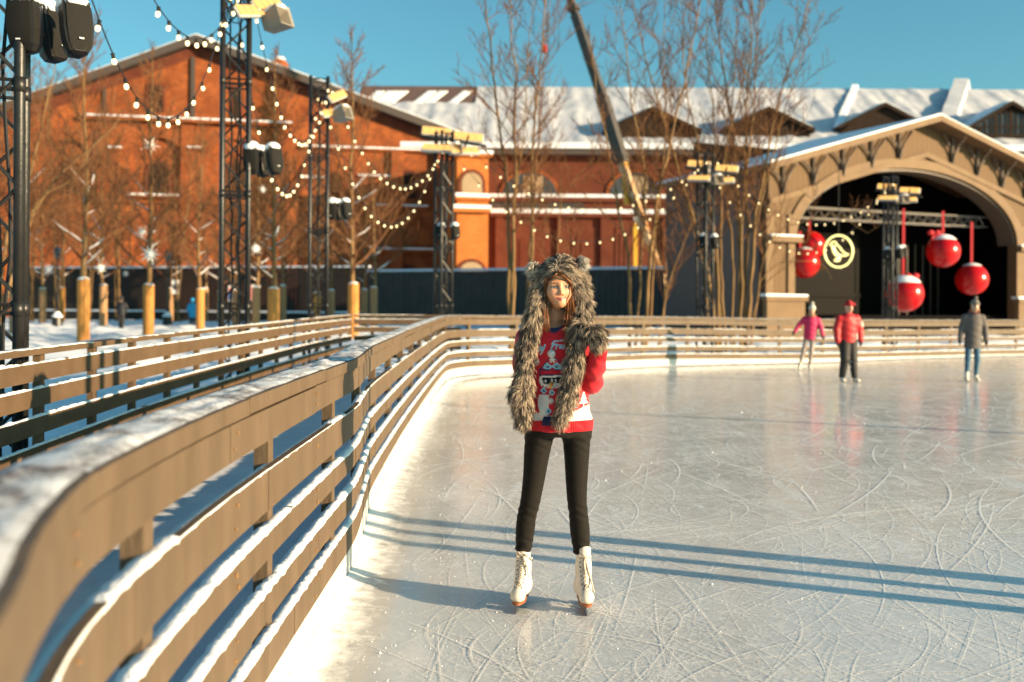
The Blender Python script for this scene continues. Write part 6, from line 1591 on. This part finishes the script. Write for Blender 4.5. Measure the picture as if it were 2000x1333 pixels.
def figure(label, loc, H, jac, tro, hat, glove, arms, legs, jz=.50, jw=1.0, rz=0.0, hood_up=False, pom=None, boots='boot', trim=None, back=False, extra=None, loose=1.0, nod=0.0, face=True):
    """a standing person of height H facing -y; arms and legs are joint lists in body heights"""
    t = thing('person', label, 'person', loc, None, rz); S = H
    sc3 = lambda q: [(x * S, y * S, z * S, r * S) for x, y, z, r in q]
    AR, AL = sc3(arms[0]), sc3(arms[1]); LR, LL = sc3(legs[0]), sc3(legs[1]); h = .0085 * S
    hc = np.array((0, -.012 - nod * .02, .915)) * S
    def hd(p):
        d = ell(p, hc + np.array((0, .012, .012)) * S, (.043 * S, .053 * S, .056 * S)); d = smin(d, ell(p, hc + np.array((0, -.012, -.022)) * S, (.034 * S, .038 * S, .046 * S)), .02 * S)
        d = smin(d, seg(p, hc + np.array((0, -.045, .0)) * S, hc + np.array((0, -.058, -.016)) * S, .006 * S, .008 * S), .008 * S)
        d = smax(d, -ell([np.abs(p[0]), p[1], p[2]], (hc + np.array((.018, -.056, .004)) * S), (.009 * S, .008 * S, .007 * S)), .006 * S)
        return d
    def bd(p):
        d = smin(hd(p), seg(p, (0, .005 * S, .80 * S), hc, .03 * S, .03 * S), .02 * S)
        d = smin(d, seg(p, (0, 0, .52 * S), (0, 0, .78 * S), .06 * S, .06 * S), .03 * S)
        for L_ in (LR, LL): d = smin(d, chain(p, arm(L_, -.012 * S)), .02 * S)
        for A_ in (AR, AL):
            d = smin(d, chain(p, arm(A_, -.012 * S)), .02 * S)
            e, f = np.array(A_[-1][:3]), np.array(A_[-2][:3]); w_ = (e - f) / np.linalg.norm(e - f); s_ = np.cross(w_, (0, 1, 0)); s_ = s_ / (np.linalg.norm(s_) + 1e-9)
        return d
    def fc(v):
        c = np.tile(np.array((.58, .34, .23)), (len(v), 1)); q = (v - hc) / S; ax = np.abs(q[:, 0]); f = q[:, 1] < -.02
        c[f & (np.hypot(ax - .017, (q[:, 2] - .004) * 1.6) < .007)] = (.06, .04, .03); c[f & (np.abs(q[:, 2] - .017) < .0035) & (ax > .008) & (ax < .027)] = (.12, .07, .04)
        c[f & (ax < .015) & (np.abs(q[:, 2] + .036) < .005)] = (.42, .13, .10); return c
    lo, hi = (-.42 * S, -.25 * S, .0), (.42 * S, .25 * S, 1.02 * S)
    organic('body', bd, lo, hi, h, M['skin'], t, fc)
    def jk(p):
        z = p[2] / S; Z = [jz - .02, jz, .60, .70, .775, .81, .85]; A = np.array([.094, .094, .092, .10, .102, .075, .036]) * jw; B = np.array([.070, .070, .068, .072, .068, .055, .036]) * jw
        a, b = np.interp(z, Z, A) * S, np.interp(z, Z, B) * S; k = np.sqrt((p[0] / a) ** 2 + (p[1] / b) ** 2); d = smax(smax((k - 1) * b, (jz * S - p[2]), .01 * S), p[2] - .845 * S, .01 * S)
        for A_ in (AR, AL): d = smin(d, chain(p, A_), .025 * S)
        return d + .0014 * S * np.sin(p[2] / S * 75 + p[0] / S * 28)
    j = organic('jacket', jk, lo, hi, h, jac, t)
    def tr_s(p):
        d = seg(p, (-.04 * S, 0, .52 * S), (.04 * S, 0, .52 * S), .055 * S, .055 * S)
        for L_ in (LR, LL): d = smin(d, chain(p, [(x, y, z, r * loose) for x, y, z, r in L_]), .02 * S)
        return np.maximum(d, .055 * S - p[2])
    organic('trousers', tr_s, lo, hi, h, tro, t)
    if hood_up: organic('hood', lambda p: smax(ell(p, hc + np.array((0, .012, .008)) * S, (.062 * S, .066 * S, .072 * S)), -ell(p, hc + np.array((0, -.07 if not back else -.3, -.01)) * S, (.034 * S, .05 * S, .045 * S)), .01 * S), lo, hi, h, jac, j)
    else:
        ht = organic('hat', lambda p: smax(ell(p, hc + np.array((0, .010, .024)) * S, (.050 * S, .060 * S, .062 * S)), hc[2] + .020 * S - p[2], .008 * S), lo, (hi[0], hi[1], 1.04 * S), h, hat, t)
        if pom is not None: mb = MB(); mb.ball(hc + np.array(pom) * S, .022 * S, 10, 8); mb.build('pompom', hat, ht, True, local=True)
        cf = MB()
        for k in range(14): a = 2 * math.pi * k / 14; cf.ball(hc + np.array((.049 * math.cos(a), .010 + .058 * math.sin(a), .024)) * S, .010 * S, 6, 4)
        cf.build('hat_cuff', hat, ht, True, local=True)
    if trim is not None:
        mb = MB()
        for k in range(16): a = 2 * math.pi * k / 16; mb.ball(np.array((.052 * math.cos(a), .006 + .05 * math.sin(a), .835 + .012 * math.sin(a))) * S, .017 * S, 6, 4)
        mb.build('collar', trim, j, True, local=True)
    for A_, dx in ((AR, 1), (AL, -1)):   # gloved hands, five fingers each
        e, f = Vector(A_[-1][:3]), Vector(A_[-2][:3]); w_ = (e - f).normalized(); s_ = w_.cross(Vector((0, 1, 0))).normalized(); mb = MB(); y_ = w_.cross(s_)
        mb.tube([e - w_ * .01 * S, e + w_ * .02 * S, e + w_ * .048 * S], [.018 * S, .023 * S, .020 * S], 8)
        for k in range(4):
            b0 = e + w_ * .044 * S + y_ * (k - 1.5) * .0105 * S; l_ = (.030, .036, .034, .026)[k] * S; mb.tube([b0, b0 + w_ * l_ * .6 + s_ * .004 * S * -dx, b0 + w_ * l_ * .9 + s_ * .012 * S * -dx], [.0062 * S, .0056 * S, .004 * S], 5)
        b0 = e + w_ * .012 * S - y_ * .02 * S; mb.tube([b0, b0 + w_ * .02 * S - y_ * .012 * S, b0 + w_ * .036 * S - y_ * .012 * S], [.0075 * S, .0065 * S, .005 * S], 5)
        mb.build('glove', glove, t, True, local=True)
    for L_ in (LR, LL):
        x, y, z, r = L_[-1]; sg = 1 if x > 0 else -1; mb = MB()
        mb.tube([(x, y + .005 * S, z + .05 * S), (x, y, z + .01 * S), (x, y - .005 * S, .038 * S)], [.028 * S, .026 * S, .027 * S], 10); mb.tube([(x, y + .02 * S, .036 * S), (x + sg * .006 * S, y - .035 * S, .034 * S), (x + sg * .012 * S, y - .085 * S, .030 * S)], [.024 * S, .025 * S, .016 * S], 8)
        bt = mb.build('skate_boot' if boots == 'boot' else 'shoe', M['boot'] if boots == 'boot' else C['black'], t, True, local=True)
        if boots == 'boot': mb = MB(); mb.box((x + sg * .005 * S, y - .03 * S, .006 * S), (.003 * S, .15 * S, .0115 * S)); mb.box((x, y + .01 * S, .013 * S), (.012 * S, .03 * S, .012 * S)); mb.box((x + sg * .008 * S, y - .055 * S, .013 * S), (.012 * S, .03 * S, .012 * S)); mb.build('blade', M['steel'], bt, local=True)
    if extra: extra(t, S, hc, j)
    return t
LEG = lambda dx, fx, fy=0.0: ([(.042, 0, .50, .050), (.045 + dx * .5, -.012 + fy * .5, .29, .038), (.046 + fx, fy, .06, .030)])
def legs(fxr, fxl, fyr=0, fyl=0, kb=.0, r=1.0): return ([(.044, 0, .50, .052 * r), (.046 + fxr * .5, -.012 - kb, .285, .038 * r), (.05 + fxr, fyr, .07, .027 * r)], [(-.044, 0, .50, .052 * r), (-.046 + fxl * .5, -.012 - kb, .285, .038 * r), (-.05 + fxl, fyl, .07, .027 * r)])
# girl in pink, arms held out
gp = figure('girl in bright pink jacket and white bobble hat skating with arms out', G(1577, 24.8), 1.60, C['pink'], C['greyt'], C['white'], C['glove'],
       ([(.10, 0, .775, .036), (.150, -.01, .66, .033), (.185, -.03, .545, .028)], [(-.10, 0, .775, .036), (-.165, -.02, .68, .032), (-.225, -.05, .575, .027)]),
       legs(-.015, -.06, .03, -.06, .03, .82), jz=.47, jw=1.0, pom=(.0, .0, .105), trim=C['tan'], nod=1)
def red_extra(t, S, hc, j):
    mb = MB(); mb.box((.0, -.0745 * S, .66 * S), (.012 * S, .006 * S, .26 * S)); mb.build('zip', C['white'], j, local=True)
    mb = MB(); mb.tube([(.158 * S, -.026 * S, .735 * S), (.166 * S, -.026 * S, .67 * S)], [.022 * S, .022 * S], 8); mb.build('sleeve_patch', C['white'], j, True, local=True)
    mb = MB(); mb.tube([(.075 * S, -.058 * S, .60 * S), (.085 * S, -.055 * S, .52 * S)], .014 * S, 8); mb.build('side_panel', C['white'], j, True, local=True)
    mb = MB()
    for z in (.25, .19): mb.box((.006 * S, -.050 * S, z * S), (.008 * S, .01 * S, .016 * S))
    mb.build('reflector', M['star'], t, local=True)
rp_ = figure('skater in red jacket, red bobble hat and black trousers', G(1657, 20.9), 1.68, C['redj'], C['black'], C['redh'], C['glove'],
       ([(.112, 0, .775, .046), (.150, -.005, .65, .042), (.150, -.03, .51, .036)], [(-.112, 0, .775, .046), (-.150, -.005, .65, .042), (-.152, -.03, .51, .036)]),
       legs(.012, -.012, -.05, .03, .01, 1.25), jz=.485, jw=1.18, pom=(.055, -.005, .035), extra=red_extra, loose=1.12, nod=1)
def grey_extra(t, S, hc, j):
    mb = MB()
    for sg in (-1, 1): mb.tube([(sg * .03 * S, -.03 * S, .90 * S), (sg * .042 * S, -.03 * S, .87 * S), (sg * .045 * S, -.04 * S, .835 * S)], [.012 * S, .014 * S, .008 * S], 6, True, (.3, .12, .05))
    mb.build('hair', M['hair'], t, True, local=True)
gw = figure('woman in long grey coat, grey bobble hat and blue jeans', G(1897, 21.3), 1.72, C['greyc'], C['jean'], C['greyh'], C['glove'],
       ([(.098, 0, .78, .038), (.135, .0, .65, .034), (.148, -.02, .51, .029)], [(-.098, 0, .78, .038), (-.135, .0, .65, .034), (-.150, -.02, .51, .029)]),
       legs(.012, -.018, .03, -.06, .02, .88), jz=.40, jw=1.02, pom=(.006, .0, .100), trim=C['scarf'], extra=grey_extra, nod=1.4)
figure('man in black coat seen from behind, walking in the snow among wrapped trees', G(237, 53), 1.86, C['navy'], C['darkjean'], C['glove'], C['glove'],
       ([(.105, 0, .775, .042), (.150, -.02, .66, .038), (.07, -.085, .55, .030)], [(-.105, 0, .775, .042), (-.150, -.02, .66, .038), (-.07, -.085, .55, .030)]),
       legs(-.005, .005, -.03, .03, .0, 1.05), jz=.46, jw=1.1, rz=R(176), boots='shoe', hood_up=True, back=True)
figure('person in hooded blue coat half hidden behind a wrapped tree', G(376, 59), 1.80, C['blue'], C['darkjean'], C['blue'], C['glove'],
       ([(.10, 0, .775, .042), (.135, -.01, .65, .038), (.12, -.05, .54, .030)], [(-.10, 0, .775, .042), (-.135, -.01, .65, .038), (-.12, -.05, .54, .030)]),
       legs(0, 0, .0, .0, .0, 1.0), jz=.36, jw=1.1, rz=R(200), boots='shoe', hood_up=True, back=True)
gp.rotation_euler = (R(5), R(4), R(-14)); rp_.rotation_euler = (R(3), R(-2), R(10)); gw.rotation_euler = (R(2), R(1.5), R(-8))
